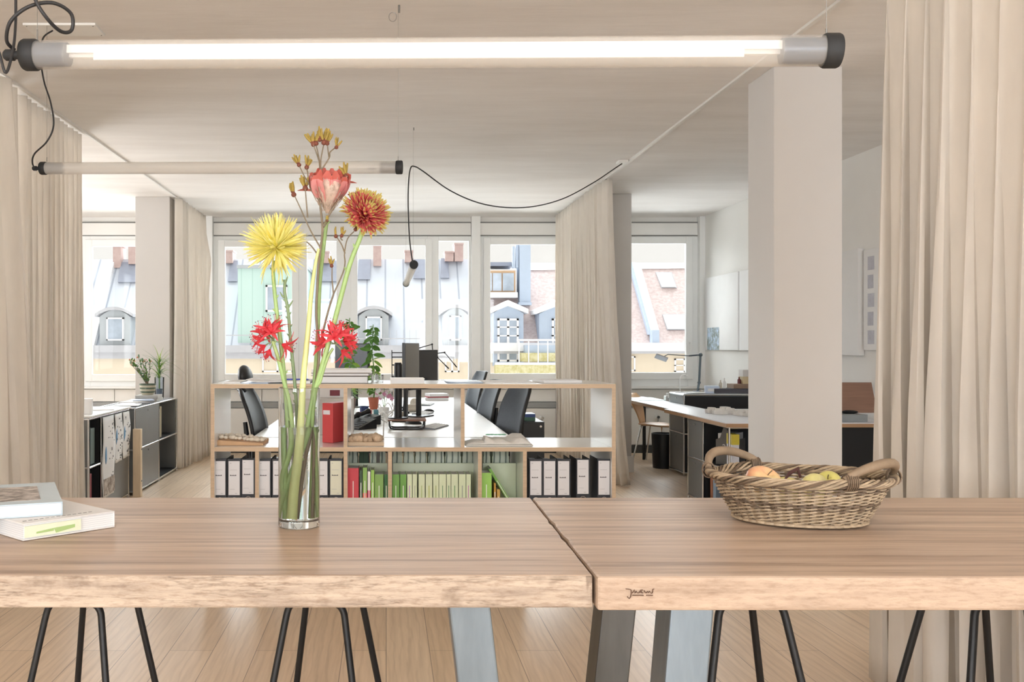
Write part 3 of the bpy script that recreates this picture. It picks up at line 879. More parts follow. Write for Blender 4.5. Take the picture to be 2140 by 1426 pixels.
# ------------------------------------------------------------------ stools behind the table
def make_stool():
    t = thing('bar_stool', '', 'stool')
    for k, (y, s) in enumerate(((-.10, -1), (.10, 1))):
        b = MB()
        zt = .64; r = .0095; hw = .072; fw = .18
        pts = [(-fw, y + s * .10, .0), (-hw - .012, y + s * .006, zt - .05), (-hw - .004, y, zt - .018), (-hw + .018, y, zt), (0, y, zt), (hw - .018, y, zt), (hw + .004, y, zt - .018), (hw + .012, y + s * .006, zt - .05), (fw, y + s * .10, .0)]
        pp = [Vector(pts[0])] + spline(pts[1:-1], 5) + [Vector(pts[-1])]
        b.tube(pp, r, 10); b.build('leg_frame', M['black'], t)
    b = MB(); q = []
    for k in range(4):
        a = [(-.157, -.157), (.157, -.157), (.157, .157), (-.157, .157)][k]; q.append(Vector((a[0] * .93, a[1] * 1.14, .24)))
    b.tube(q + [q[0]], .007, 8); b.build('footrest', M['black'], t)
    b = MB(); b.lathe([(0.001, .645), (.13, .645), (.155, .652), (.160, .662), (.155, .668), (.12, .664), (.001, .660)], n=32); b.build('seat', M['black'], t)
    return t
st = make_stool()
for i, (x, y, rz, lab) in enumerate(((-.829, 2.70, R(-11), 'black tubular bar stool below the two stacked books'), (-.172, 2.70, R(-11), 'black tubular bar stool below the flower vase'),
                                     (.985, 2.70, R(4), 'black tubular bar stool beside the blue-grey steel leg of the right table'), (1.675, 2.70, R(5), 'black tubular bar stool in front of the right curtain'))):
    o = st if i == 0 else dup(st, (x, y, 0), rz)
    o.location = (x, y, 0); o.rotation_euler = (0, 0, rz); o.scale = (1.0 if i < 2 else 1.14, 1, 1)
    tag(o, lab, 'stool', 'black bar stools along the table')

# ------------------------------------------------------------------ two books on the table
M['pages'] = stripes('book_pages', (228, 228, 228), (200, 203, 208), 70, 'Z', 0.4, width=0.8)
def big_book(name, label, loc, rz, w, d, h, cover, soft=0.003, extra=None):
    """origin at the corner nearest to the right; w along -x, d along +y of its own frame"""
    t = thing(name, label, 'book', loc, rz)
    c = MB()
    c.box(-w, 0, 0, d, 0, soft); c.box(-w, 0, 0, d, h - soft, h)
    c.box(-soft, 0, 0, d, soft, h - soft)
    c.build('cover', cover, t, bevel=0.0012)
    p = MB(); p.box(-w + .003, -soft - .0002, .004, d - .004, soft + .0001, h - soft - .0001); p.build('pages', M['pages'], t)
    return t
t = big_book('hardback_book', 'large white hardback book lying askew under the blue one', (-.625, 2.205, TZ + .001), 0, .22, .30, .037, mat('white_grey_cover', (226, 224, 222), 0.45))
# this book's edges: one along (-.66,-.69), one along (-.76,.65)
t.rotation_euler = (0, 0, R(46.5))
b = MB(); b.box(-.215, -.085, -.0006, .0038, .006, .030); b.build('green_print', mat('pale_green_edge_print', (228, 232, 206), 0.6), t, label='pale green print on the page edges')
b = MB()
b.hexa([(-.19, -.0012, .012), (-.15, -.0012, .013), (-.15, 0, .013), (-.19, 0, .012)], [(-.19, -.0012, .016), (-.15, -.0012, .019), (-.15, 0, .019), (-.19, 0, .016)])
b.hexa([(-.145, -.0012, .008), (-.10, -.0012, .014), (-.10, 0, .014), (-.145, 0, .008)], [(-.15, -.0012, .019), (-.10, -.0012, .021), (-.10, 0, .021), (-.15, 0, .019)])
b.build('leaf_print', mat('green_leaf_print', (170, 196, 130), 0.6), t)
b = MB()
for k in range(13): b.box(-.05 - k * .013, -.042 - k * .013, .028, .031, .037, .0375)
b.build('cover_lettering', mat('grey_print', (120, 120, 120), 0.6), t)
t = big_book('hardback_book', 'pale blue hardback book with photograph on its cover, on the white book', (-.7265, 2.150, TZ + .0385), R(22), .30, .335, .030, mat('pale_blue_cover', (196, 212, 222), 0.4), .0025)
b = MB(); b.box(-.27, -.045, .045, .27, .0302, .0308)
b.build('cover_photograph', speckle('cover_photograph_print', (206, 198, 192), (104, 96, 92), 26, 0.5, 0.08, 0.4, (1, 2.2, 1)), t, label='grey cover photograph of a crowd')

# ------------------------------------------------------------------ glass vase with water
VX, VYY = -.202, 2.22
M['vase_glass'] = glass('clear_vase_glass', (0.98, 0.995, 0.99, 1), 1.45)
M['water'] = glass('vase_water', (0.985, 0.995, 0.985, 1), 1.33)
vt = thing('glass_vase', 'tall clear cylindrical glass vase half full of water on the table', 'vase', (VX, VYY, TZ + .0005))
b = MB()
ro, ri, H = .0478, .0452, .322
b.lathe([(.0005, 0.0), (ro - .003, 0.0), (ro, .003), (ro, H - .001), (ro - .0013, H), (ri, H - .001), (ri, .022), (ri - .004, .017), (.0005, .016)], n=64)
b.build('vessel', M['vase_glass'], vt)
b = MB(); zw = .232
b.lathe([(.0005, .0162), (ri - .0045, .0165), (ri + .0004, .0225), (ri + .0004, zw), (.0005, zw - .0002)], n=64)
b.build('water', M['water'], vt)

# ------------------------------------------------------------------ the flowers in the vase
G = {}
G['stem'] = mat('green_flower_stem', (152, 182, 116), 0.45, var=0.14, vscale=30)
G['stem_grey'] = mat('grey_green_stem', (122, 142, 104), 0.5, var=0.18, vscale=30)
G['stem_pale'] = mat('pale_yellow_green_stem', (204, 212, 144), 0.45, var=0.12, vscale=20, stretch=(2, 2, .4))
G['stem_dark'] = mat('brown_green_stem', (118, 104, 84), 0.5, var=0.16, vscale=30)
G['yellow'] = petal_mat('yellow_petals', (252, 247, 176))
G['yellow_in'] = petal_mat('deep_yellow_petals', (248, 238, 152))
G['red'] = petal_mat('dusty_red_petals', (226, 130, 128))
G['lime'] = petal_mat('olive_yellow_petal_tips', (216, 204, 128))
G['pink'] = petal_mat('pink_bracts', (236, 168, 168))
G['pink_red'] = petal_mat('coral_bract_rims', (216, 118, 106))
G['downy'] = mat('downy_grey_pink', (196, 176, 162), 0.9, var=0.2, vscale=90)
G['nerine'] = petal_mat('coral_red_petals', (240, 92, 104))
G['anther'] = mat('violet_anthers', (110, 70, 96), 0.6)
G['bud'] = mat('olive_buds', (150, 128, 58), 0.7, var=0.2, vscale=60)
G['bud_red'] = mat('red_brown_bud_bases', (112, 62, 46), 0.7, var=0.2, vscale=60)
G['leaf'] = mat('leaf_green', (96, 142, 62), 0.45, var=0.2, vscale=20)
G['leaf_light'] = mat('light_leaf_green', (150, 184, 78), 0.45, var=0.15, vscale=20)
G['leaf_blue'] = mat('grey_green_leaf', (106, 142, 112), 0.5, var=0.2, vscale=20)
zf = ZP
def FP(px, py, dy=0.0): return P(px, py, VYY + dy)
def inside(path):
    """keep the parts of a stem below the rim inside the vessel"""
    out = []
    for p in path:
        p = Vector(p)
        if p.z < TZ + H + .004:
            dx, dyy = p.x - VX, p.y - VYY
            rr = math.hypot(dx, dyy)
            if rr > ri - .007:
                k = (ri - .007) / rr; p.x = VX + dx * k; p.y = VYY + dyy * k
            p.z = max(p.z, TZ + .024)
        out.append(p)
    return out
def stem(parent, pts, r, m='stem', nodes=0, seed=1, name='stem', n=10):
    pts = [FP(*q) for q in pts]
    path = inside(spline(pts, 8))
    path = spline(path[::2] if len(path) % 2 else path[::2] + [path[-1]], 2)
    b = MB()
    o = parent.location
    path = [p - o for p in path]
    k = len(path)
    rr = [r[0] + (r[1] - r[0]) * i / (k - 1) for i in range(k)] if isinstance(r, tuple) else [r] * k
    b.tube(path, rr, n)
    rng = random.Random(seed)
    for i in range(nodes):
        q = rng.randrange(2, k - 2)
        tdir = (path[q + 1] - path[q]).normalized()
        s = Vector((rng.choice((-1, 1)) * 1.0, rng.uniform(-.5, .5), -0.3))
        s = (s - tdir * s.dot(tdir)).normalized()
        b.tube([path[q] + s * rr[q] * .5, path[q] + s * rr[q] * 1.25 - tdir * .002, path[q] + s * rr[q] * 1.9 - tdir * .006], [rr[q] * .7, rr[q] * .5, rr[q] * .15], 6)
    return b.build(name, G[m], parent)
def flower(label, px, py, dy=0.0, cat='flower', name='cut_flower'):
    return thing(name, label, cat, FP(px, py, dy), 0)

# yellow spider chrysanthemum
f = flower('yellow spider chrysanthemum, the largest bloom at the left of the vase', 604, 1078, .0, name='yellow_chrysanthemum')
stem(f, [(572, 545, .01), (571, 575, .01), (577, 640, .005), (587, 720, 0), (593, 780, 0), (600, 860, 0), (601, 940, 0), (604, 1020, 0), (604, 1084, 0)], (.0042, .0062), 'stem', 6, 3)
rng = random.Random(7)
b = MB(); c = FP(577, 516, .0) - f.location
for i in range(420):
    z = rng.uniform(-.45, 1); a = rng.uniform(0, 2 * PI); q = math.sqrt(max(0, 1 - z * z))
    d = Vector((q * math.cos(a), q * math.sin(a), z))
    L = rng.uniform(.062, .086) * (1 if z > -0.1 else .95)
    if d.z > 0.7: L *= .92
    up = Vector((0, 0, 1)) if rng.random() < .6 else Vector((rng.uniform(-1, 1), rng.uniform(-1, 1), .3))
    b.petal(c + d * .004, d, up, L, rng.uniform(.0042, .0062), rng.uniform(-.05, .22), 5, 1 if rng.random() < .25 else 0, cup=.5,
            shape=lambda t: .55 + .45 * math.sin(PI * min(1, t)) if t < .9 else .35)
for i in range(34):
    a = rng.uniform(0, 2 * PI)
    d = Vector((math.cos(a) * .75, math.sin(a) * .4 - .25, -rng.uniform(.35, 1.1))).normalized()
    b.petal(c + d * .004, d, (rng.uniform(-1, 1), -.5, .4), rng.uniform(.050, .080), rng.uniform(.006, .009), rng.uniform(-.15, .2), 6, 1 if rng.random() < .4 else 0, cup=.5)
for dx, L in ((-.2, .078), (-.55, .082), (.22, .084), (.34, .078), (.02, .058)):
    b.petal(c + V(dx * .01, -.006, -.01), (dx, -.12, -1), (1 if dx < 0 else -1, 0, 0), L, .012, .18, 8, 0, cup=.5)
b.ball(c, .012, 10, 8, 1)
b.build('bloom', [G['yellow'], G['yellow_in']], f)

# thorny headless stem beside it
f = flower('grey-green knobbly stem without a bloom, ending below the yellow flower', 617, 1080, .012, cat='flower stem', name='bare_stem')
stem(f, [(596, 585, .012), (595, 612, .012), (602, 650, .012), (608, 720, .012), (615, 790, .012), (620, 860, .012), (620, 950, .012), (614, 1080, .012)], (.0034, .0045), 'stem_grey', 22, 5)
b = MB()
for px, py, tx, ty in ((594, 622, 585, 610), (603, 640, 612, 628), (596, 590, 601, 578)):
    b.tube([FP(px, py, .012) - f.location, FP((px + tx) / 2, (py + ty) / 2 + 2, .010) - f.location, FP(tx, ty, .008) - f.location], [.003, .0022, .001], 7)
b.build('bud_stub', G['stem_grey'], f)

# dusty red chrysanthemum
f = flower('dusty red chrysanthemum with olive petal tips, the bloom furthest right', 592, 1078, -.012, name='red_chrysanthemum')
stem(f, [(760, 462, -.01), (755, 490, -.01), (732, 550, -.01), (714, 615, -.01), (694, 690, -.01), (672, 770, -.01), (655, 830, -.006), (640, 900, .0), (616, 980, 0), (588, 1078, 0)], (.0052, .0066), 'stem', 10, 8)
c = FP(765, 444, -.012) - f.location
ax = Vector((.38, -.55, .5)).normalized()
b = MB()
for ring in range(12):
    th = R(4 + ring * 9.2); n = 4 + ring * 4
    for j in range(n):
        a = 2 * PI * (j + rng.random() * .5) / n + ring * .7
        u = ax.orthogonal().normalized(); w = ax.cross(u)
        d = (ax * math.cos(th) + (u * math.cos(a) + w * math.sin(a)) * math.sin(th)).normalized()
        L = .022 + .031 * math.sin(th * .9) + rng.uniform(-.003, .004)
        b.petal(c + d * .006, d, ax + d * .2, L * 1.02, .0085 + .0025 * math.sin(th), .30 - .25 * (ring / 11) * rng.random() * 2, 6, 0, mt=1, cup=.7, tip=.82)
b.ball(c, .016, 10, 8, 0)
for j in range(16):
    a = 2 * PI * j / 16; u = ax.orthogonal().normalized(); w = ax.cross(u)
    b.petal(c - ax * .008, u * math.cos(a) + w * math.sin(a) - ax * .5 + V(-.2, 0, -.3), ax, .045, .008, .1, 5, 0, mt=1, cup=.5)
b.build('bloom', [G['red'], G['lime']], f)

# protea behind
f = flower('pink protea bloom at the top, behind the branching stem', 640, 1078, .02, name='protea')
stem(f, [(684, 455, .03), (676, 520, .03), (668, 600, .03), (664, 700, .03), (658, 790, .02), (650, 860, .016), (646, 950, .016), (642, 1080, .016)], (.0042, .0055), 'stem', 4, 12)
b = MB()
base = FP(684, 446, .03) - f.location
dirc = (FP(690, 346, .0) - FP(684, 446, .03)).normalized()
ux = dirc.orthogonal().normalized(); 
ux = (Vector((1, 0, 0)) - dirc * dirc.x).normalized(); wy = dirc.cross(ux)
def cone(z, r, a): return base + dirc * z + (ux * math.cos(a) + wy * math.sin(a)) * r
vs = []; NN = 20
prof = [(0, .004), (.012, .010), (.03, .022), (.05, .034), (.065, .038), (.08, .030), (.09, .012)]
for z, r in prof:
    for j in range(NN):
        vs.append(cone(z, r * rng.uniform(.93, 1.07), 2 * PI * j / NN))
fs = [(i * NN + j, i * NN + (j + 1) % NN, (i + 1) * NN + (j + 1) % NN, (i + 1) * NN + j) for i in range(len(prof) - 1) for j in range(NN)]
b.add(vs, fs, 0, True)
for i in range(420):
    a = rng.uniform(0, 2 * PI); z = rng.uniform(.004, .085); r = .008 + .034 * math.sin(min(1, z / .065) * PI / 2)
    p = cone(z, r * .95, a); d = (cone(z + .02, r + .01, a) - p).normalized()
    b.tube([p, p + d * .008], [.0009, .0002], 3, cap=False)
b.build('downy_core', G['downy'], f)
b = MB()
for i in range(17):
    a = 2 * PI * i / 17 + rng.uniform(-.1, .1)
    if abs(math.cos(a - 4.75)) > .88 and math.sin(a) < 0: continue
    rad = ux * math.cos(a) + wy * math.sin(a)
    p = cone(.028, .021, a)
    d = (dirc * .85 + rad * .72).normalized()
    b.petal(p, d + V(rng.uniform(-.08, .08), rng.uniform(-.08, .08), 0), rad - dirc * .35 + V(rng.uniform(-.3, .3), 0, 0), .066 + rng.uniform(-.012, .010), rng.uniform(.026, .040), rng.uniform(.02, .22), 9, 0, mt=1, cup=.35, tip=.86, shape=lambda t: .45 + .55 * math.sin(PI * min(.86, t * .9)), curl2=-.40)
for i in range(10):
    a = 2 * PI * i / 10 + .2
    rad = ux * math.cos(a) + wy * math.sin(a)
    p = cone(.045, .028, a)
    b.petal(p, dirc * .75 + rad * .25, -rad, .055, .030, .30, 6, 0, mt=1, cup=-.35)
for px, py, dx in ((640, 400, -1), (742, 408, 1), (728, 384, 1)):
    p = FP(px - dx * 16, py, .02) - f.location
    b.petal(p, (dx, -.3, .25), (0, 0, -1), .038, .026, .25, 5, 0, mt=1, cup=.3)
b.build('bracts', [G['pink'], G['pink_red']], f)

# two nerines
def nerine(label, cx, cy, path, dy, dirs, seed, stems):
    f = flower(label, path[-1][0], path[-1][1], dy, name='nerine')
    stem(f, path, stems, 'stem', 2, seed)
    rng = random.Random(seed)
    c = FP(cx, cy, dy) - f.location
    for (dx, dz, dyy) in dirs:
        d = Vector((dx, dyy, dz)).normalized()
        b = MB()
        p = c + d * .022
        b.tube([c, c + d * .012 + V(0, 0, .001), p], [.0014, .0012, .0022], 6, 1)
        u = d.orthogonal().normalized(); w = d.cross(u)
        for k in range(6):
            a = 2 * PI * k / 6 + rng.uniform(-.2, .2)
            rad = u * math.cos(a) + w * math.sin(a)
            b.petal(p, d * .9 + rad * .5, rad - d * .7, rng.uniform(.031, .039), .0098, .30, 9, 0, cup=.3, curl2=.45)
        for k in range(4):
            a = 2 * PI * k / 4 + .4
            rad = u * math.cos(a) + w * math.sin(a)
            e = p + d * .032 + rad * .010 + V(0, 0, .006)
            b.tube([p, p + d * .018 + rad * .003, e], .0005, 4, 0)
            b.ball(e, (.0015, .0012, .0012), 6, 4, 2)
        b.build('floret', [G['nerine'], G['stem_grey'], G['anther']], f)
    return f
nerine('coral red nerine cluster at the left, below the yellow flower', 572, 712, [(570, 714, -.02), (580, 745, -.02), (594, 800, -.015), (606, 850, -.01), (612, 930, -.008), (598, 1000, 0), (606, 1078, .0)], -.02,
       [(-.9, .7, -.4), (-.3, 1, -.3), (.15, 1, .1), (-1, .1, .1), (-.8, -.5, -.3), (.8, -.35, -.2), (-.5, .5, .6), (-.35, -.9, -.2), (-.1, .7, -.8)], 31, (.0040, .0060))
nerine('coral red nerine cluster at the right of the stems', 700, 719, [(696, 728, -.015), (684, 750, -.015), (668, 800, -.012), (655, 850, -.01), (652, 930, 0), (656, 1000, 0), (657, 1078, 0)], -.015,
       [(1, .45, -.3), (.8, .0, .2), (.45, .8, -.5), (-.2, .8, -.3), (-1, .35, -.2), (.6, -.55, -.3), (1, .25, .5), (.0, .5, -.8), (-.7, -.05, .3)], 37, (.0030, .0052))

# kangaroo paw: branching stems with clusters of claw-shaped buds
def paw_cluster(b, p, d, n, size, rng):
    d = Vector(d).normalized()
    b.ball(p, size * .28, 8, 6, 1)
    for i in range(n):
        s = Vector((rng.uniform(-.8, .8), rng.uniform(-.6, .6), rng.uniform(-.1, .5)))
        q = (d + s * .75).normalized()
        L = size * rng.uniform(.8, 1.25)
        bend = Vector((rng.uniform(-.2, .2), rng.uniform(-.2, .2), .25)) * L
        p1 = p + q * L * .35; p2 = p + q * L * .75 + bend * .4; p3 = p + q * L + bend
        b.tube([p, p1], [size * .09, size * .13], 7, 1)
        b.tube([p1, p2, p3], [size * .13, size * .15, size * .08], 7, 0)
def paw(label, main, rmain, branches, clusters, dy, seed):
    f = flower(label, main[-1][0], main[-1][1], dy, name='kangaroo_paw')
    stem(f, [(x, y, dy) for x, y in main], rmain, 'stem_dark' if rmain[0] < .003 else 'stem_pale', 0, seed)
    b = MB()
    for br in branches:
        pts = spline([FP(x, y, dy + (0.0 if k == 0 else rng.uniform(-.012, .004))) - f.location for k, (x, y) in enumerate(br)], 5)
        b.tube(pts, [.0019, .0012], 7)
    b.build('branch', G['stem_dark'], f)
    r2 = random.Random(seed)
    for x, y, dx, dz, n, s in clusters:
        b = MB(); paw_cluster(b, FP(x, y, dy - .004) - f.location, (dx, -.1, dz), n + 1, s * 1.3, r2)
        b.build('bud_cluster', [G['bud'], G['bud_red']], f)
paw('tall branching kangaroo paw rising above all the other flowers', [(672, 350), (669, 420), (674, 480), (667, 540), (663, 600), (661, 660), (666, 720), (667, 745), (660, 800), (650, 870), (634, 960), (622, 1078)], (.0024, .0036),
    [[(671, 400), (668, 345), (662, 322), (655, 303)], [(670, 352), (671, 330), (677, 300)], [(671, 354), (664, 318), (661, 305)], [(674, 352), (688, 330), (690, 318), (702, 308)], [(688, 330), (686, 318), (684, 302)],
     [(672, 426), (650, 396), (646, 385), (636, 368), (625, 346)], [(646, 386), (643, 362), (641, 352)], [(676, 470), (700, 430), (715, 405), (722, 372)], [(672, 522), (648, 480), (630, 440), (616, 410)],
     [(643, 455), (640, 420), (638, 395)], [(674, 478), (682, 468), (684, 462)], [(669, 540), (652, 516), (640, 505)]],
    [(655, 302, -.6, 1, 4, .016), (677, 298, .1, 1, 5, .018), (661, 300, -.1, 1, 4, .015), (684, 300, .3, 1, 4, .014), (703, 308, .5, .9, 4, .013), (625, 345, -.6, .8, 3, .014), (641, 350, .2, 1, 4, .015), (723, 370, -.1, 1, 5, .017),
     (614, 407, -.5, 1, 4, .017), (638, 394, 0, 1, 4, .018), (684, 462, .5, 1, 3, .009), (668, 292, .0, 1, 3, .015)], .004, 51)
paw('shorter kangaroo paw branch with sparse buds below the red chrysanthemum', [(697, 615), (686, 650), (676, 690), (668, 730), (664, 780), (652, 860), (650, 960), (647, 1078)], (.0022, .0034),
    [[(697, 615), (716, 572), (721, 550), (720, 530), (726, 500), (740, 484)], [(721, 530), (714, 512), (704, 496)], [(716, 503), (712, 498), (715, 494)], [(697, 615), (694, 585), (694, 560)]],
    [(702, 494, -.4, 1, 2, .013), (714, 493, .4, 1, 3, .012), (743, 480, .5, 1, 4, .013), (693, 556, -.1, 1, 5, .012)], -.004, 53)
f = flower('thick pale yellow-green stalk in the middle of the vase', 612, 1078, -.02, cat='flower stem', name='pale_stalk')
stem(f, [(666, 520, .002), (658, 560, 0), (650, 620, -.004), (644, 690, -.006), (634, 790, -.01), (630, 860, -.014), (624, 950, -.02), (616, 1020, -.022), (612, 1082, -.022)], (.0030, .0112), 'stem_pale', 0, 3, n=14)

# ------------------------------------------------------------------ wicker basket with apples
BX, BY = .985, 2.285
W_ = {}
W_['willow'] = mat('willow_rods', (172, 152, 126), 0.55, var=0.32, vscale=38, stretch=(1, 1, 2.5))
W_['willow_dark'] = mat('dark_willow_rods', (112, 94, 76), 0.6, var=0.3, vscale=38)
W_['bark'] = mat('grey_brown_branch_handle', (140, 120, 98), 0.65, var=0.18, vscale=25)
bk = thing('wicker_basket', 'oval wicker basket with two branch handles standing on the right table', 'basket', (BX, BY, TZ), R(-17))
BRX0, BRY0, BRX1, BRY1, BH = .142, .108, .196, .150, .098
rng = random.Random(77)
def bk_p(a, h, out=0.0):
    k = h ** .85
    rx = BRX0 + (BRX1 - BRX0) * k + out; ry = BRY0 + (BRY1 - BRY0) * k + out
    return Vector((rx * math.cos(a), ry * math.sin(a), .008 + h * BH))
NS = 42
b = MB()
for i in range(NS):
    a = 2 * PI * i / NS
    b.tube([bk_p(a, h) for h in (0, .25, .5, .75, 1.0)], .0026, 6)
b.build('stake', W_['willow_dark'], bk)
bk_w = MB()
ROWS = 25
for r_ in range(ROWS):
    h = (r_ + .5) / ROWS
    for strand in (0,):
        pts = []
        n = NS * 4
        for i in range(n + 1):
            a = 2 * PI * i / n
            ph = math.cos(NS * a / 2 * 1.0 + PI * (r_ % 2) + PI * strand)
            pts.append(bk_p(a, h + .004 * math.sin(a * 5 + r_) + .012 * math.sin(NS * a / 2 + PI * (r_ % 2)), .0040 * ph))
        bk_w.tube(pts, .00225 * rng.uniform(.85, 1.15), 6, m=1 if rng.random() < .35 else 0, cap=False)
bk_w.build('woven_wall', [W_['willow'], W_['willow_dark']], bk)
b = MB()
b.lathe([(.001, .002), (BRX0 - .004, .002), (BRX0, .006), (BRX0 - .004, .010), (.001, .010)], n=40, sy=BRY0 / BRX0)
for strand in range(2):
    pts = [bk_p(2 * PI * i / 120, .0, .004 + .0035 * math.cos(NS * PI * i / 120 + PI * strand)) for i in range(121)]
    b.tube(pts, .004, 6, cap=False)
b.build('woven_base', W_['willow'], bk)
b = MB()
for strand in range(7):
    pts = []
    for i in range(161):
        a = 2 * PI * i / 160
        tw = a * 9 + strand * 2 * PI / 7
        wob = 1 + .25 * math.sin(3 * a + strand)
        pts.append(bk_p(a, 1.03 + .085 * math.sin(tw) * wob + .02 * math.sin(4 * a), .004 + .0095 * math.cos(tw)))
    b.tube(pts, .0029 * rng.uniform(.8, 1.25), 6, m=1 if strand in (1, 4) else 0, cap=False)
b.build('braided_rim', [W_['willow'], W_['willow_dark']], bk)
for s, a0 in ((1, -R(32)), (-1, PI - R(32))):
    b = MB(); pts = []
    for k in range(15):
        u = -1 + 2 * k / 14
        a = a0 + s * u * .62
        p = bk_p(a, 1.1, .004)
        p.z += .034 * (1 - u * u) ** .8 + .004
        pts.append(p)
    b.tube(pts, [.0085 + .003 * math.sin(PI * k / 14) for k in range(15)], 10)
    h = b.build('handle', W_['bark'], bk, label='thick curved branch handle')
    for u in (-.9, .9):
        c = MB()
        a = a0 + s * u * .62
        for q in range(6):
            aa = a + (q - 2.5) * .022
            cc = bk_p(aa, 1.09, .004); ring = []
            rad = Vector((math.cos(aa), math.sin(aa), 0))
            for j in range(13):
                w = 2 * PI * j / 12
                ring.append(cc + rad * (.015 * math.cos(w)) + Vector((0, 0, .018 * math.sin(w))))
            c.tube(ring, .0018, 5, cap=False)
        c.build('binding', W_['willow_dark'], h)

def apple_mat(name, a, c):
    m, nt, b = _new(name)
    n = _noise(nt, _pos(nt, (1, 1, .6)), 14, 3, 0.5)
    nt.links.new(_ramp(nt, n, [(0.36, lin(a)), (0.62, lin(c))]), b.inputs['Base Color'])
    b.inputs['Roughness'].default_value = 0.32
    return m
def apple(label, x, y, z, r, m, tilt):
    t = thing('apple', label, 'apple', (x, y, z), 0, 'apples in the wicker basket')
    prof = [(.001, -.80), (.25, -.86), (.55, -.72), (.85, -.32), (1.0, .15), (.93, .55), (.68, .82), (.38, .88), (.15, .76), (.001, .62)]
    prof = [(p.x, p.y) for p in [Vector((q[0], q[1], 0)) for q in prof]]
    sm = spline([(q[0], q[1], 0) for q in prof], 3)
    b = MB(); b.lathe([(max(.0005, p.x * r), p.y * r) for p in sm], n=24)
    b.move(Euler(tilt).to_matrix().to_4x4()).build('flesh', m, t)
    b = MB(); b.tube([(0, 0, r * .6), (.001, 0, r * .85), (.004, 0, r * 1.08)], [.0012, .0012, .0016], 6)
    b.move(Euler(tilt).to_matrix().to_4x4()).build('stalk', G['stem_dark'], t)
    return t
am1 = apple_mat('yellow_red_apple_skin', (230, 158, 122), (236, 208, 152)); am2 = apple_mat('pale_yellow_apple_skin', (224, 216, 138), (232, 226, 160)); am3 = apple_mat('green_yellow_apple_skin', (206, 200, 112), (222, 214, 128))
AZ = TZ + .011
def bloc(px, Y): return (XP(px, Y), Y)
apple('orange-blushed apple, the largest, at the left in the wicker basket', XP(1592, 2.28), 2.28, AZ + .076, .043, am1, (.5, .3, 0))
apple('pale yellow apple in the middle of the wicker basket', XP(1700, 2.26), 2.26, AZ + .066, .038, am2, (.7, .9, 0))
apple('small green-yellow apple behind the middle one in the wicker basket', XP(1732, 2.335), 2.335, AZ + .070, .030, am3, (.6, -.5, 0))
apple('yellow apple half hidden between the others in the wicker basket', XP(1645, 2.34), 2.345, AZ + .052, .034, am2, (-.4, .2, 0))
b = MB(); b.tube([(0, 0, 0), (.012, 0, .016), (.030, -.004, .027), (.036, -.004, .006)], [.002, .005, .006, .003], 7)
solo('dried_leaf', b, mat('dark_brown_leaf', (84, 52, 50), .6), 'dark curled dried leaf between the apples', 'leaf', (XP(1640, 2.30), 2.30, ZP(1003, 2.30)))

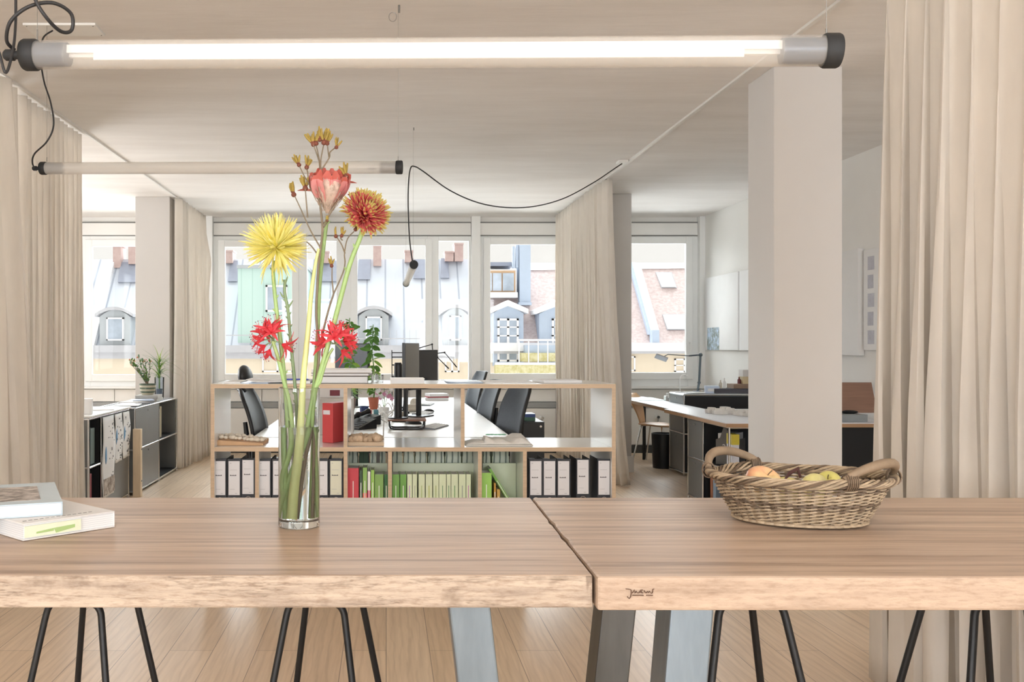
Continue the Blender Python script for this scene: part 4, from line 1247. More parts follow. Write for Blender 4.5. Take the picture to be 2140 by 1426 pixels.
# ------------------------------------------------------------------ tube lamps
M['frost'] = frosted('frosted_lamp_tube', (236, 234, 230), 0.26)
M['frost_clear'] = frosted('clear_grey_lamp_tube', (244, 242, 238), 0.42)
M['led'] = emit('lit_light_strip', (250, 248, 244), 0.10)
M['alu'] = mat('blue_grey_aluminium', (58, 70, 88), 0.35, 0.3, var=0.05)
M['cord'] = mat('black_lamp_cable', (38, 38, 40), 0.5, var=0.1)
M['wire'] = mat('thin_steel_wire', (140, 138, 134), 0.4, 0.6)
def tube_lamp(name, label, A, B, r, sleeveA, sleeveB, lit, gland):
    A = Vector(A); B = Vector(B)
    t = thing(name, label, 'lamp', (A + B) / 2)
    o = (A + B) / 2; A = A - o; B = B - o
    d = (B - A); L = d.length; d.normalize()
    # own frame with x along the tube
    zz = Vector((0, 0, 1)); y = zz.cross(d).normalized(); z2 = d.cross(y)
    Mx = Matrix((d, y, z2)).transposed().to_4x4(); Mx.translation = A
    cw = .028
    b = MB(); b.lathe([(r, cw), (r, L - cw)], n=40, axis='x'); b.lathe([(r - .0022, L - cw), (r - .0022, cw)], n=40, axis='x')
    b.f = [f for f in b.f if len(f) == 4]; b.m = b.m[:len(b.f)]; b.s = [True] * len(b.f)
    b.move(Mx).build('diffuser_tube', M['frost'] if lit else M['frost_clear'], t)
    for a, c in ((-.002, cw), (L - cw, L + .002)):
        b = MB(); b.lathe([(.001, a), (r + .001, a), (r + .003, a + .004), (r + .003, c - .004), (r + .001, c), (.001, c)], n=40, axis='x'); b.move(Mx).build('end_cap', M['black_soft'], t)
    for a, c in ((cw, cw + sleeveA), (L - cw - sleeveB, L - cw)):
        b = MB(); b.lathe([(.001, a), (r - .005, a), (r - .005, c), (.001, c)], n=32, axis='x'); b.move(Mx).build('sleeve', M['alu'] if lit else mat('dark_grey_sleeve', (98, 98, 98), 0.5), t)
    b = MB()
    if lit:
        b.box(cw + sleeveA - .02, L - cw - sleeveB + .01, -.008, -.004, .002, .018)
        b.move(Mx).build('light_strip', M['led'], t)
        b = MB(); b.box(cw + sleeveA + .06, L - cw - sleeveB - .07, -.013, -.009, -.014, .003)
        b.move(Mx).build('light_strip', M['led'], t)
        b = MB(); b.box(cw + sleeveA, L - cw - sleeveB, .004, .012, -.004, .004); b.move(Mx).build('carrier', M['white'], t)
    else:
        b.box(cw + sleeveA, L - cw - sleeveB, -.008, .008, -.004, .010); b.move(Mx).build('light_strip', mat('unlit_white_strip', (226, 222, 214), 0.5), t)
        b = MB(); b.box(L - cw - sleeveB - .06, L - cw - sleeveB - .02, -.012, -.008, -.012, -.004); b.move(Mx).build('driver', M['alu'], t)
    b = MB()
    if gland:
        b.lathe([(.001, -.045), (.008, -.045), (.012, -.040), (.012, -.024), (.009, -.022), (.009, -.012), (.012, -.010), (.012, -.002), (.001, -.002)], n=12, axis='x')
    else:
        b.lathe([(.001, L + .002), (.008, L + .002), (.008, L + .008), (.001, L + .008)], n=12, axis='x')
    b.move(Mx).build('cable_gland', M['black_soft'], t)
    return t, o
RL = .0292
A = P(52, 115, 1.97); B = P(1752, 106, 1.79)
lt, lo = tube_lamp('tube_lamp', 'long frosted tube lamp with lit strips hanging over the table', A, B, RL, .065, .075, True, True)
def wire(parent, o, a, bb, ferr=True):
    a = Vector(a); bb = Vector(bb)
    b = MB(); b.tube([a - o, bb - o], .0007, 5)
    b.tube([bb - o, bb - o + V(0, 0, .022)], .0018, 6)
    b.build('suspension_wire', M['wire'], parent)
for px, Y in ((78, 1.965), (1727, 1.795)):
    p = P(px, 80, Y); wire(lt, lo, (p.x, p.y, 2.93), p + V(0, 0, -.004))
b = MB()
g = P(30, 104, 1.972)
pts = [g, P(14, 85, 1.95), P(22, 45, 1.93), P(60, 14, 1.93), P(110, 6, 1.95), P(148, 28, 1.98), P(150, 62, 1.99), P(128, 66, 1.97), P(98, 38, 1.93), P(72, -5, 1.92), P(60, -60, 1.92), P(58, -250, 1.95)]
b.tube([p - lo for p in spline(pts, 8)], .0038, 10); b.build('cable', M['cord'], lt, label='looped black cable')
b = MB()
pts = [P(-30, 40, 1.9), P(-2, 110, 1.9), P(12, 152, 1.9), P(26, 110, 1.92), P(32, 60, 1.95), P(33, 0, 1.97), P(34, -200, 2.0)]
b.tube([p for p in spline(pts, 8)], .0030, 8)
o = b.build('hanging_cable', M['cord'], off=P(12, 152, 1.9)); o.location = P(12, 152, 1.9)
tag(o, 'thin black cable hanging in a V beside the left end of the lit lamp', 'cable')

A = P(86, 352, 4.75); B = P(840, 350, 4.5)
l2, o2 = tube_lamp('tube_lamp', 'unlit tube lamp hanging over the shelf, behind the lit one', A, B, RL, .085, .075, False, True)
for px, py, Y in ((98, 338, 4.75), (832, 337, 4.5)):
    p = P(px, py, Y); wire(l2, o2, (p.x, p.y, 2.935), p)
b = MB()
pts = [P(76, 356, 4.75), P(68, 342, 4.74), P(72, 322, 4.7), P(98, 296, 4.66), P(112, 262, 4.66), P(106, 215, 4.66), P(92, 170, 4.68), P(85, 120, 4.72), P(90, 80, 4.76), P(110, 64, 4.80)]
b.tube([p - o2 for p in spline(pts, 8)], .0042, 8); b.build('cable', M['cord'], l2)
p = P(834, 8, 4.5)
b = MB(); b.cyl((0, 0, -.035), (0, 0, 0), .005, 10); b.build('wire_fixing', M['wire'], l2).location = Vector((p.x, 4.5, 2.94)) - o2
b = MB(); ring = [V(-.03 + .018 * math.cos(w * PI / 10), 0, -.055 + .022 * math.sin(w * PI / 10)) for w in range(21)]
b.tube(ring, .0015, 6, cap=False); b.build('wire_coil', M['wire'], l2).location = Vector((p.x, 4.5, 2.94)) - o2
A = P(865, 553, 7.0); B = A + V(-.014, 2.1, -.005)
l3, o3 = tube_lamp('tube_lamp', 'unlit tube lamp seen end-on, hanging above the white desks', A, B, RL, .12, .10, False, False)
p = P(864, 545, 7.0); wire(l3, o3, (p.x, p.y + .03, 2.935), p + V(0, .03, 0))
p = B; wire(l3, o3, (p.x, p.y - .05, 2.935), p + V(0, -.05, .028))
b = MB(); b.tube([V(0, 0, 0), V(0, 0, .02)], .004, 8); b.build('wire_fixing', M['wire'], l3).location = Vector((P(865, 265, 7.0).x, 7.03, 2.92)) - o3
b = MB()
hook = P(860, 350, 7.0)
pts = [P(862, 548, 6.98), P(856, 500, 7.0), P(853, 430, 7.0), P(854, 380, 7.0), P(858, 352, 7.0), P(866, 348, 7.02), P(884, 358, 7.1), P(940, 398, 7.35), P(1000, 424, 7.6), P(1060, 434, 7.8), P(1120, 431, 7.95), P(1180, 414, 8.1), P(1240, 382, 8.2), P(1285, 352, 8.25), P(1300, 342, 8.26)]
b.tube([p - o3 for p in spline(pts, 8)], .0048, 8); b.build('cable', M['cord'], l3, label='black cable swagged along the ceiling')
# power outlets on the ceiling
b = MB(); c = V(P(135, 60, 4.83).x, 4.83, 2.94)
b.box(-.18, .18, -.085, .085, -.012, 0)
for x in (-.165, .165):
    for y in (-.07, .07): b.ball((x, y, -.012), .004, 8, 5, 1)
o = solo('ceiling_plate', b, [M['panel_white'], M['wire']], 'white rectangular cover plate on the ceiling above the curtain, with four screws', 'ceiling plate', c, bevel=.002)
b = MB(); b.box(-.04, .04, -.06, .06, -.02, 0)
solo('ceiling_outlet', b, M['panel_white'], 'small white cable outlet on the ceiling beside the curtain track', 'ceiling outlet', V(P(1300, 337, 8.3).x, 8.3, 2.94), bevel=.003)

# ================================================================== the plywood shelf behind the table
SY0, SY1 = 5.36, 5.92
M['ply'] = mat('plywood_edge', (200, 176, 148), 0.55, var=0.1, vscale=3, stretch=(2, 2, 30))
M['lam'] = mat('white_laminate', (236, 236, 234), 0.16, var=0.01, spec=0.6)
M['card_grey'] = mat('grey_white_card', (212, 208, 204), 0.6, var=0.04)
def board(b, x0, x1, z0, z1, y0=SY0, y1=SY1):
    b.box(x0, x1, y0, y1, z0, z1, 0)
    b.m[-4] = 1; b.m[-2] = 1          # the two long edges show the plywood
    if x1 - x0 > .5: b.m[-1] = 1; b.m[-3] = 1
    else: b.m[-6] = 1; b.m[-5] = 1
SX0, SX1 = XP(440, SY0), XP(1287, SY0)
sh = thing('shelf_unit', 'long low white plywood-edged shelf unit with binders, behind the wooden tables', 'shelf', ((SX0 + SX1) / 2, 5.64, 0))
SO = Matrix.Translation((-(SX0 + SX1) / 2, -5.64, 0))
ZT, ZM, ZL = 1.123, .7685, .380
def sbuild(b, name, mats, label=None): return b.move(SO).build(name, mats, sh, bevel=.0012, label=label)
b = MB(); board(b, SX0, SX1, ZT - .024, ZT); sbuild(b, 'top_board', [M['lam'], M['ply']])
for z in (ZM, ZL, .055):
    b = MB(); board(b, SX0 + .022, SX1 - .022, z - .024, z); sbuild(b, 'shelf_board', [M['lam'], M['ply']])
for x in (SX0, SX1 - .022):
    b = MB(); board(b, x, x + .022, 0, ZT - .024); sbuild(b, 'side_panel', [M['lam'], M['ply']])
for px in (722, 967):
    x = XP(px, SY0); b = MB(); board(b, x - .011, x + .011, ZM, ZT - .024); sbuild(b, 'divider', [M['lam'], M['ply']])
for px in (537, 722, 815, 1003, 1097):
    x = XP(px, SY0); b = MB(); board(b, x - .011, x + .011, ZL, ZM - .024); sbuild(b, 'divider', [M['lam'], M['ply']])
    x = XP(px, SY0); b = MB(); board(b, x - .011, x + .011, .055, ZL - .024); sbuild(b, 'divider', [M['lam'], M['ply']])
M['green_panel'] = mat('pale_green_card', (222, 230, 208), 0.6, var=0.02)
for a, c in ((728, 809), (821, 995), (1009, 1078)):
    b = MB(); b.box(XP(a, 5.64), XP(c, 5.64), 5.63, 5.645, ZL, .646); sbuild(b, 'back_panel', M['green_panel'], 'pale green panel behind the books')

# ring binders
M['binder'] = mat('anthracite_binder_card', (40, 42, 50), 0.5, var=0.15, vscale=40)
M['label_w'] = mat('white_spine_label', (226, 226, 230), 0.5, var=0.01)
M['label_c'] = mat('cream_spine_label', (226, 226, 206), 0.5, var=0.01)
M['label_ink'] = mat('label_ink', (60, 62, 66), 0.6)
M['label_ink_l'] = mat('faint_label_ink', (176, 178, 182), 0.6)
def binder(px_label, label, group, cream=False, up=0.0, word=1):
    x = XP(px_label + 11.8, 5.405)
    t = thing('ring_binder', label, 'binder', (x, 5.40, ZL + .001), 0, group)
    w, h, d = .077, .318 + up * 0, .205
    b = MB(); 
    b.box(-w / 2, w / 2, 0, .003, 0, h); b.box(-w / 2, -w / 2 + .003, .003, d, 0, h); b.box(w / 2 - .003, w / 2, .003, d, 0, h)
    b.box(-w / 2 + .003, w / 2 - .003, .003, d - .02, 0.0, .003)
    b.build('cover', M['binder'], t, bevel=.001)
    b = MB(); b.box(-w / 2 + .006, w / 2 - .02, .012, d - .012, .006, h - .018); b.build('sheets', M['pages'], t)
    lb = MB(); z1 = ZP(964.5, 5.40) - ZL + up; z0 = ZP(1035.5, 5.40) - ZL + up
    lb.box(-.032, .031, -.0008, 0, z0, z1)
    lo_ = lb.build('spine_label', M['label_c' if cream else 'label_w'], t)
    k = MB(); zc = (z0 + z1) / 2
    for j in range(5): 
        hh = (.008, .006, .007, .006, .008)[j]
        k.box(-.023 + j * .0072, -.0175 + j * .0072, -.0013, -.0008, zc + .012 * word, zc + .012 * word + hh * .8)
    k.build('label_word', M['label_ink'], lo_)
    k = MB(); k.box(-.025, -.016, -.0013, -.0008, z1 - .014, z1 - .011); k.box(.004, .018, -.0013, -.0008, z0 + .008, z0 + .0105)
    k.box(-.024, .004, -.0013, -.0008, z0 + .032, z0 + .0335); k.box(-.024, .016, -.0013, -.0008, zc + .045, zc + .0465)
    k.build('label_lines', M['label_ink_l'], lo_)
    k = MB(); ring = [V(.016 * math.cos(a * PI / 12), -.001, z0 - .030 + .016 * math.sin(a * PI / 12)) for a in range(25)]
    k.tube(ring, .0016, 6, cap=False); k.build('finger_ring', M['chrome'], t)
    return t
for i, (px, up, c) in enumerate(((447.9, 0, 0), (478, 0, 0), (507, .006, 0))):
    binder(px, ('anthracite ring binder, first from the left end of the shelf', 'anthracite ring binder, second from the left end of the shelf', 'anthracite ring binder just left of the first upright')[i], 'ring binders in the left bays', c, up)
labs = ['anthracite ring binder just right of the first upright', 'anthracite ring binder at the left edge of the glass vase', 'anthracite ring binder behind the left side of the vase', 'anthracite ring binder behind the right side of the vase',
        'anthracite ring binder at the right edge of the glass vase', 'anthracite ring binder with a cream label, beside the red book']
for i, px in enumerate((541, 571, 601, 631, 661, 690.5)):
    binder(px, labs[i], 'ring binders in the left bays', i == 5, .001 * (i % 2))
labs = ['anthracite ring binder at the left end of the rightmost bay', 'anthracite ring binder, second from the left in the rightmost bay', 'middle anthracite ring binder of the rightmost bay, beside a gap',
        'anthracite ring binder standing alone between two gaps in the rightmost bay', 'anthracite ring binder at the right end of the shelf']
for i, (px, up) in enumerate(((1107.8, 0), (1136.5, 0), (1166, 0), (1206.3, .007), (1250.4, .002))):
    binder(px, labs[i], 'ring binders in the right bay', False, up, 0)

# books
cc = {}
def bmat(rgb):
    if rgb not in cc: cc[rgb] = mat('book_cover_%d' % len(cc), rgb, 0.42, var=0.03)
    return cc[rgb]
def shelf_book(px0, px1, top, rgb, label, group, Yf=5.42, band=None, deep=.15, title=(236, 238, 232), z=None):
    x0, x1 = XP(px0, Yf), XP(px1, Yf); w = (x1 - x0) - .001; z = ZL if z is None else z
    h = ZP(top, Yf) - z - .001
    t = thing('book', label, 'book', ((x0 + x1) / 2, Yf, z + .001), 0, group)
    c = .0018
    b = MB(); b.box(-w / 2, w / 2, 0, c, 0, h); b.box(-w / 2, -w / 2 + c, c, deep, 0, h); b.box(w / 2 - c, w / 2, c, deep, 0, h); b.build('cover', bmat(rgb), t)
    b = MB(); b.box(-w / 2 + c, w / 2 - c, c, deep - .004, .003, h - .004); b.build('pages', M['pages_grey'], t)
    if band:
        b = MB(); b.box(-w / 2 - .0002, w / 2 + .0002, -.0004, 0, band[1] * h, band[2] * h); b.build('spine_band', bmat(band[0]), t)
    b = MB(); b.box(-.0022, .0022, -.0009, -.0001, h * .22, h * .72); b.build('spine_title', bmat(title), t)
    return t
M['pages_grey'] = stripes('grey_page_tops', (206, 206, 202), (170, 170, 166), 60, 'X', 0.2, width=.8)
def bx(u): return 720 + u / 5.487
def by(v): return 930 + v / 5.487
BG = 'books in the left book bay'
shelf_book(bx(35), bx(163), by(268), (206, 66, 78), 'thick red book beside the cream-labelled binder', BG)
shelf_book(bx(172), bx(204), by(292), (58, 82, 56), 'thin dark green book next to the thick red one', BG)
shelf_book(bx(209), bx(258), by(262), (142, 184, 96), 'tall green book with a coral lower half', BG, band=((228, 128, 112), 0.0, .46))
shelf_book(bx(264), bx(298), by(306), (232, 232, 228), 'thin white book with a pink band', BG, band=((214, 62, 108), .34, .56))
shelf_book(bx(303), bx(341), by(290), (158, 204, 98), 'light green narrow book beside the broad moss green one', BG)
shelf_book(bx(347), bx(446), by(340), (132, 172, 92), 'broad moss green book with a white spine line', BG)
shelf_book(bx(456), bx(502), by(340), (58, 114, 66), 'dark green book leaning against the upright', BG)
BG = 'books in the middle book bay'
shelf_book(bx(547), bx(629), by(340), (116, 168, 84), 'mid green book, first in the middle book bay', BG)
shelf_book(bx(637), bx(709), by(340), (110, 166, 76), 'mid green book, second in the middle book bay', BG)
pale = [(718, 775, 'first'), (780, 832, 'second'), (848, 922, 'third'), (930, 1008, 'fourth'), (1015, 1080, 'fifth'), (1083, 1165, 'sixth'), (1170, 1220, 'seventh'), (1224, 1303, 'eighth'), (1310, 1390, 'ninth'), (1395, 1448, 'tenth')]
for i, (a, c, wd) in enumerate(pale):
    ti = [(190, 150, 210), (170, 176, 160), (170, 190, 120), (180, 190, 90), (160, 180, 110), (120, 160, 120), (110, 150, 110), (110, 160, 100), (150, 160, 150), (200, 130, 190)][i]
    shelf_book(bx(a), bx(c), by(338), (214, 226, 192), 'pale green book, %s of the ten from the left' % wd, 'ten pale green books', title=ti)
shelf_book(bx(1567), bx(1688), by(322), (156, 208, 98), 'bright green thick book alone in the right book bay', 'books in the right book bay')
shelf_book(bx(1715), bx(1735), by(440), (200, 152, 62), 'small ochre booklet under the leaning green book', 'books in the right book bay')
shelf_book(bx(1747), bx(1783), by(512), (206, 166, 80), 'shorter and thicker ochre booklet under the leaning green book', 'books in the right book bay')
t = shelf_book(bx(1640), bx(1672), by(232), (128, 182, 82), 'thin green book leaning to the left above the ochre booklets', 'books in the right book bay')
t.location = V(XP(bx(1960), 5.46), 5.47, ZL + .012)
t.rotation_euler = (0, R(-31), 0)

# magazine files standing on the rear side of the shelf
M['mag'] = stripes('magazine_bundles', (210, 218, 206), (120, 134, 126), 9, 'X', 1.5, width=.72)
M['mag_dark'] = stripes('dark_green_bundles', (52, 78, 54), (28, 40, 32), 12, 'X', 1.5)
for i, (a, c, m) in enumerate(((731, 747, 'mag'), (750, 771, 'mag_dark'), (774, 786, 'mag'), (794, 806, 'mag'), (821, 841, 'mag'), (844, 865, 'mag'), (868, 891, 'mag'), (895, 928, 'mag'), (930, 963, 'mag'), (966, 988, 'mag'), (1010, 1024, 'mag'), (1028, 1063, 'mag'))):
    x0, x1 = XP(a, 5.70), XP(c, 5.70); xm = (x0 + x1) / 2; w = (x1 - x0) / 2
    side = 'behind the left book bay' if i < 4 else ('behind the ten pale green books' if i < 10 else 'behind the bright green book')
    wd = ['first', 'second', 'third', 'fourth', 'first', 'second', 'third', 'fourth', 'fifth', 'sixth', 'first', 'second'][i]
    t = thing('magazine_file', ('dark green' if m == 'mag_dark' else 'pale green') + ' magazine file %s, %s from the left' % (side, wd), 'magazine file', (xm, 5.68, ZL + .001), 0, 'magazine files in the rear row')
    b = MB(); b.box(-w, -w + .002, 0, .21, 0, .30); b.box(w - .002, w, 0, .21, 0, .30); b.box(-w + .002, w - .002, 0, .002, 0, .30); b.build('case', M['dark'] if m == 'mag_dark' else M['green_panel'], t)
    b = MB(); b.box(-w + .003, w - .003, -.0015, .20, .004, .335); b.build('magazines', M[m], t)

# models and things in the open upper compartments
M['stone'] = mat('plaster_pebbles', (222, 214, 198), 0.8, var=0.1, vscale=40)
M['card'] = mat('brown_cardboard', (206, 168, 130), 0.75, var=0.06)
M['terrain'] = mat('light_wood_model', (206, 180, 152), 0.75, var=0.18, vscale=50)
M['plaster'] = mat('white_paper_model', (226, 222, 216), 0.8, var=0.06, vscale=30)
rng = random.Random(5)
t = thing('site_model', 'architectural model of pale pebble houses on a sloping brown card base', 'model', (XP(507, 5.6), 5.58, ZM + .001))
b = MB(); b.hexa([(-.15, -.13, 0), (.14, -.13, 0), (.14, .13, 0), (-.15, .13, 0)], [(-.13, -.13, .030), (.14, -.13, .012), (.14, .13, .018), (-.13, .13, .036)]); b.build('base', M['card'], t)
for i in range(26):
    x = -.12 + .25 * (i % 13) / 12 + rng.uniform(-.006, .006); y = -.09 + .12 * (i // 13) + rng.uniform(-.02, .02)
    b = MB(); r = rng.uniform(.010, .017); b.ball((0, 0, 0), (r * 1.2, r, r * .8), 8, 6, 0, bump=.08, rng=rng)
    o = b.build('model_house', M['stone'], t); o.location = (x, y, .040 - .07 * (x + .13) + r * .5)
t = thing('site_model', 'brown wooden terrain model with rounded hills on a tray', 'model', (XP(765, 5.55), 5.55, ZM + .001))
b = MB(); b.box(-.105, .105, -.12, .12, 0, .020); b.build('base', M['ply'], t)
b = MB()
for i in range(60):
    x = rng.uniform(-.085, .085); y = rng.uniform(-.10, .10); r = rng.uniform(.014, .028)
    b.ball((x, y, .022 + rng.uniform(0, .018)), (r, r * rng.uniform(.5, 1), r * .9), 8, 6, 0, bump=.12, rng=rng)
b.build('hills', M['terrain'], t)
t = thing('site_model', 'white paper landscape model with a green marking, in the right compartment', 'model', (XP(1040, 5.52), 5.52, ZM + .001))
b = MB(); b.box(-.19, .19, -.10, .12, 0, .006); b.build('base', M['plaster'], t)
b = MB()
def relief(u, v):
    x = -.185 + .37 * u; y = -.09 + .2 * v
    edge = min(1, 8 * min(u, 1 - u, v, 1 - v))
    z = .008 + edge * (.052 * (.6 + .25 * math.sin(7 * u + 2 * v) + .15 * math.sin(23 * u + 11 * v)) * (1 if u > .28 else .35))
    return V(x, y, z)
b.grid(relief, 48, 20); b.build('landscape', M['plaster'], t, solid=.003)
b = MB()
for k in range(5): b.ball((-.06 + k * .022, -.05 + .006 * math.sin(k * 2), .060), (.016, .006, .004), 8, 5)
b.build('green_marking', mat('green_ink', (130, 190, 160), 0.8), t)
t = thing('folder_box', 'red upright folder box with a white label, seen beside the vase', 'folder', (XP(685, 5.62), 5.60, ZM + .001), R(-28))
b = MB(); b.box(-.036, .036, 0, .17, 0, .232); b.build('box', mat('red_card', (206, 76, 78), 0.5, var=.05), t, bevel=.002)
b = MB(); b.box(-.030, .016, -.0008, 0, .165, .19); b.build('spine_label', M['label_w'], t)

# things on top of the shelf
def sheet(name, label, cat, px0, px1, Y0, Y1, h, m, rz=0, z=ZT, curl=0.0, group=None):
    Yc = (Y0 + Y1) / 2; x0 = XP(px0, Y0); x1 = XP(px1, Y0); xm = (x0 + x1) / 2; w = (x1 - x0) / 2; d = (Y1 - Y0) / 2
    b = MB()
    if curl:
        def fn(u, v): return V(-w + 2 * w * u, -d + 2 * d * v, h / 2 + curl * (abs(2 * u - 1) ** 3) * (1 if u < .5 else .3))
        b.grid(fn, 16, 4)
        o = b.build(name, m, solid=h); o.location = (xm, Yc, z + .0005)
    else:
        b.box(-w, w, -d, d, 0, h); o = b.build(name, m); o.location = (xm, Yc, z + .0005)
    o.rotation_euler = (0, 0, rz)
    return tag(o, label, cat, group)
M['blue_sheet'] = mat('light_blue_folder', (196, 210, 230), 0.35, var=.03)
sheet('paper_stack', 'flat white paper stack at the left end of the shelf top', 'paper', 468, 502, 5.45, 5.80, .008, M['paper'])
sheet('folder', 'light blue transparent folder beside the curled paper', 'folder', 503, 560, 5.44, 5.85, .003, M['blue_sheet'])
sheet('paper_stack', 'curled white papers on the blue folder, left of the flowers', 'paper', 514, 592, 5.42, 5.84, .004, M['paper'], z=ZT + .006, curl=.014)
sheet('paper_stack', 'white paper stack on the shelf top behind the flower stems', 'paper', 596, 648, 5.44, 5.84, .012, M['paper'])
b = MB(); b.tube([V(-.06, 0, .004), V(.07, .01, .004)], .004, 8); b.tube([V(.07, .01, .004), V(.08, .011, .004)], [.003, .001], 6)
solo('pen', b, mat('blue_pen', (50, 70, 190), 0.3), 'blue pen lying on the white papers behind the stems', 'pen', V(XP(618, 5.6), 5.6, ZT + .0135))
M['album'] = mat('off_white_album', (226, 220, 212), 0.5, var=.03); M['album_dark'] = mat('dark_album_board', (120, 112, 106), 0.6)  # darker covers on the lower two albums draw the dark lines
for i, (a, c, z0, z1, rz, lab) in enumerate(((655, 768, .0, .040, R(1), 'lowest and thickest off-white album of the stack on the shelf'), (652, 774, .0415, .058, R(-2), 'middle off-white album of the stack on the shelf'), (648, 776, .0595, .078, R(1.5), 'topmost off-white album of the stack on the shelf'))):
    Yf = 5.44; w = (XP(c, Yf) - XP(a, Yf)) / 2; xm = (XP(c, Yf) + XP(a, Yf)) / 2; h = z1 - z0
    t = thing('album', lab, 'album', (xm, Yf + .19, ZT + z0 + .0005), rz, 'stack of off-white albums')
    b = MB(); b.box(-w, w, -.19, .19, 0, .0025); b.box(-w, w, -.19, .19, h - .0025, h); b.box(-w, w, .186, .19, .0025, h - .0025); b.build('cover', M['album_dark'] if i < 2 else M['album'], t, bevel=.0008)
    b = MB(); b.box(-w + .004, w - .004, -.187, .185, .0026, h - .0026); b.build('pages', M['pages'], t)
for i, (px, Y) in enumerate(((748, 5.55), (762, 5.50), (782, 5.58))):
    b = MB(); r = .017; b.lathe([(.001, 0), (r, 0), (r + .002, .045), (r + .0005, .045), (r - .0015, .003), (.001, .003)], n=20)
    if i == 0: px = 782; Y = 5.74
    solo('drinking_glass', b, M['vase_glass'], ['small clear glass furthest back on the shelf top', 'small clear glass beside the album stack', 'small clear glass on the shelf top, right of the other front one'][i], 'glass', V(XP([782, 783, 795][i], [5.76, 5.50, 5.62][i]), [5.76, 5.50, 5.62][i], ZT + .0005), group='small clear glasses')
t = thing('book', 'thick off-white book lying alone on the shelf top in front of the monitors', 'book', (XP(851, 5.5), 5.52, ZT + .0005))
b = MB(); w = .097; b.box(-w, w, -.12, .13, 0, .0025); b.box(-w, w, -.12, .13, .0245, .027); b.box(-w, -w + .003, -.12, .13, .0025, .0245); b.build('cover', mat('off_white_book_cover', (236, 232, 224), .5), t)
b = MB(); b.box(-w + .003, w - .003, -.118, .127, .0026, .0244); b.build('pages', M['pages'], t)
sheet('plastic_sleeve', 'wide bluish plastic sheet lying on the right half of the shelf top', 'plastic sheet', 935, 1010, 5.46, 5.86, .004, M['blue_sheet'], curl=.004)
sheet('paper_sheet', 'wide white drawing sheet lying flat on the right half of the shelf top', 'paper', 1014, 1122, 5.44, 5.86, .004, M['paper'])
t = thing('writing_pad', 'white writing pad with grey board back, nearest the right end of the shelf top', 'writing pad', (XP(1170, 5.5), 5.58, ZT + .0005), R(3))
b = MB(); b.hexa([(-.105, -.12, 0), (.115, -.12, 0), (.13, .13, 0), (-.12, .13, 0)], [(-.105, -.12, .004), (.115, -.12, .004), (.13, .13, .004), (-.12, .13, .004)]); b.build('board', M['card_grey'], t)
b = MB(); b.hexa([(-.105, -.12, .0042), (.115, -.12, .0042), (.13, .13, .0042), (-.12, .13, .0042)], [(-.108, -.12, .016), (.115, -.12, .016), (.13, .13, .016), (-.12, .13, .016)]); b.build('sheets', M['pages'], t)

# ================================================================== the rows of white desks behind the shelf
DZ = .72
M['desk'] = mat('white_desk_top', (240, 240, 238), 0.35, var=.01)
M['mesh_grey'] = mat('dark_grey_chair_mesh', (84, 92, 102), 0.6, var=.08, vscale=60)
M['screen'] = mat('dark_screen_glass', (30, 36, 48), 0.12, var=.05)
M['grey_plastic'] = mat('grey_plastic', (130, 136, 142), 0.45, var=.05)
def desk(x0, x1, y0, y1, label, group, z=DZ, top=None, legs=True):
    xm, ym = (x0 + x1) / 2, (y0 + y1) / 2
    t = thing('desk', label, 'desk', (xm, ym, 0), 0, group)
    w, d = (x1 - x0) / 2 - .002, (y1 - y0) / 2 - .003
    b = MB(); b.box(-w, w, -d, d, z - .022, z); b.build('desk_top', top or M['desk'], t, bevel=.002)
    for sx in (-1, 1):
        for sy in (-1, 1):
            b = MB(); b.box(sx * (w - .05) - .02, sx * (w - .05) + .02, sy * (d - .06) - .02, sy * (d - .06) + .02, 0, z - .022); b.build('leg', M['grey_plastic'], t)
    return t
nm = ('nearest', 'middle', 'farthest')
for i, (y0, y1) in enumerate(((6.46, 8.10), (8.10, 9.74), (9.74, 11.38))):
    desk(-.905, -.02, y0, y1, 'white desk, %s one in the left row behind the shelf' % nm[i], 'white desks in two rows')
    desk(-.018, .85, y0, y1, 'white desk, %s one in the right row behind the shelf' % nm[i], 'white desks in two rows')

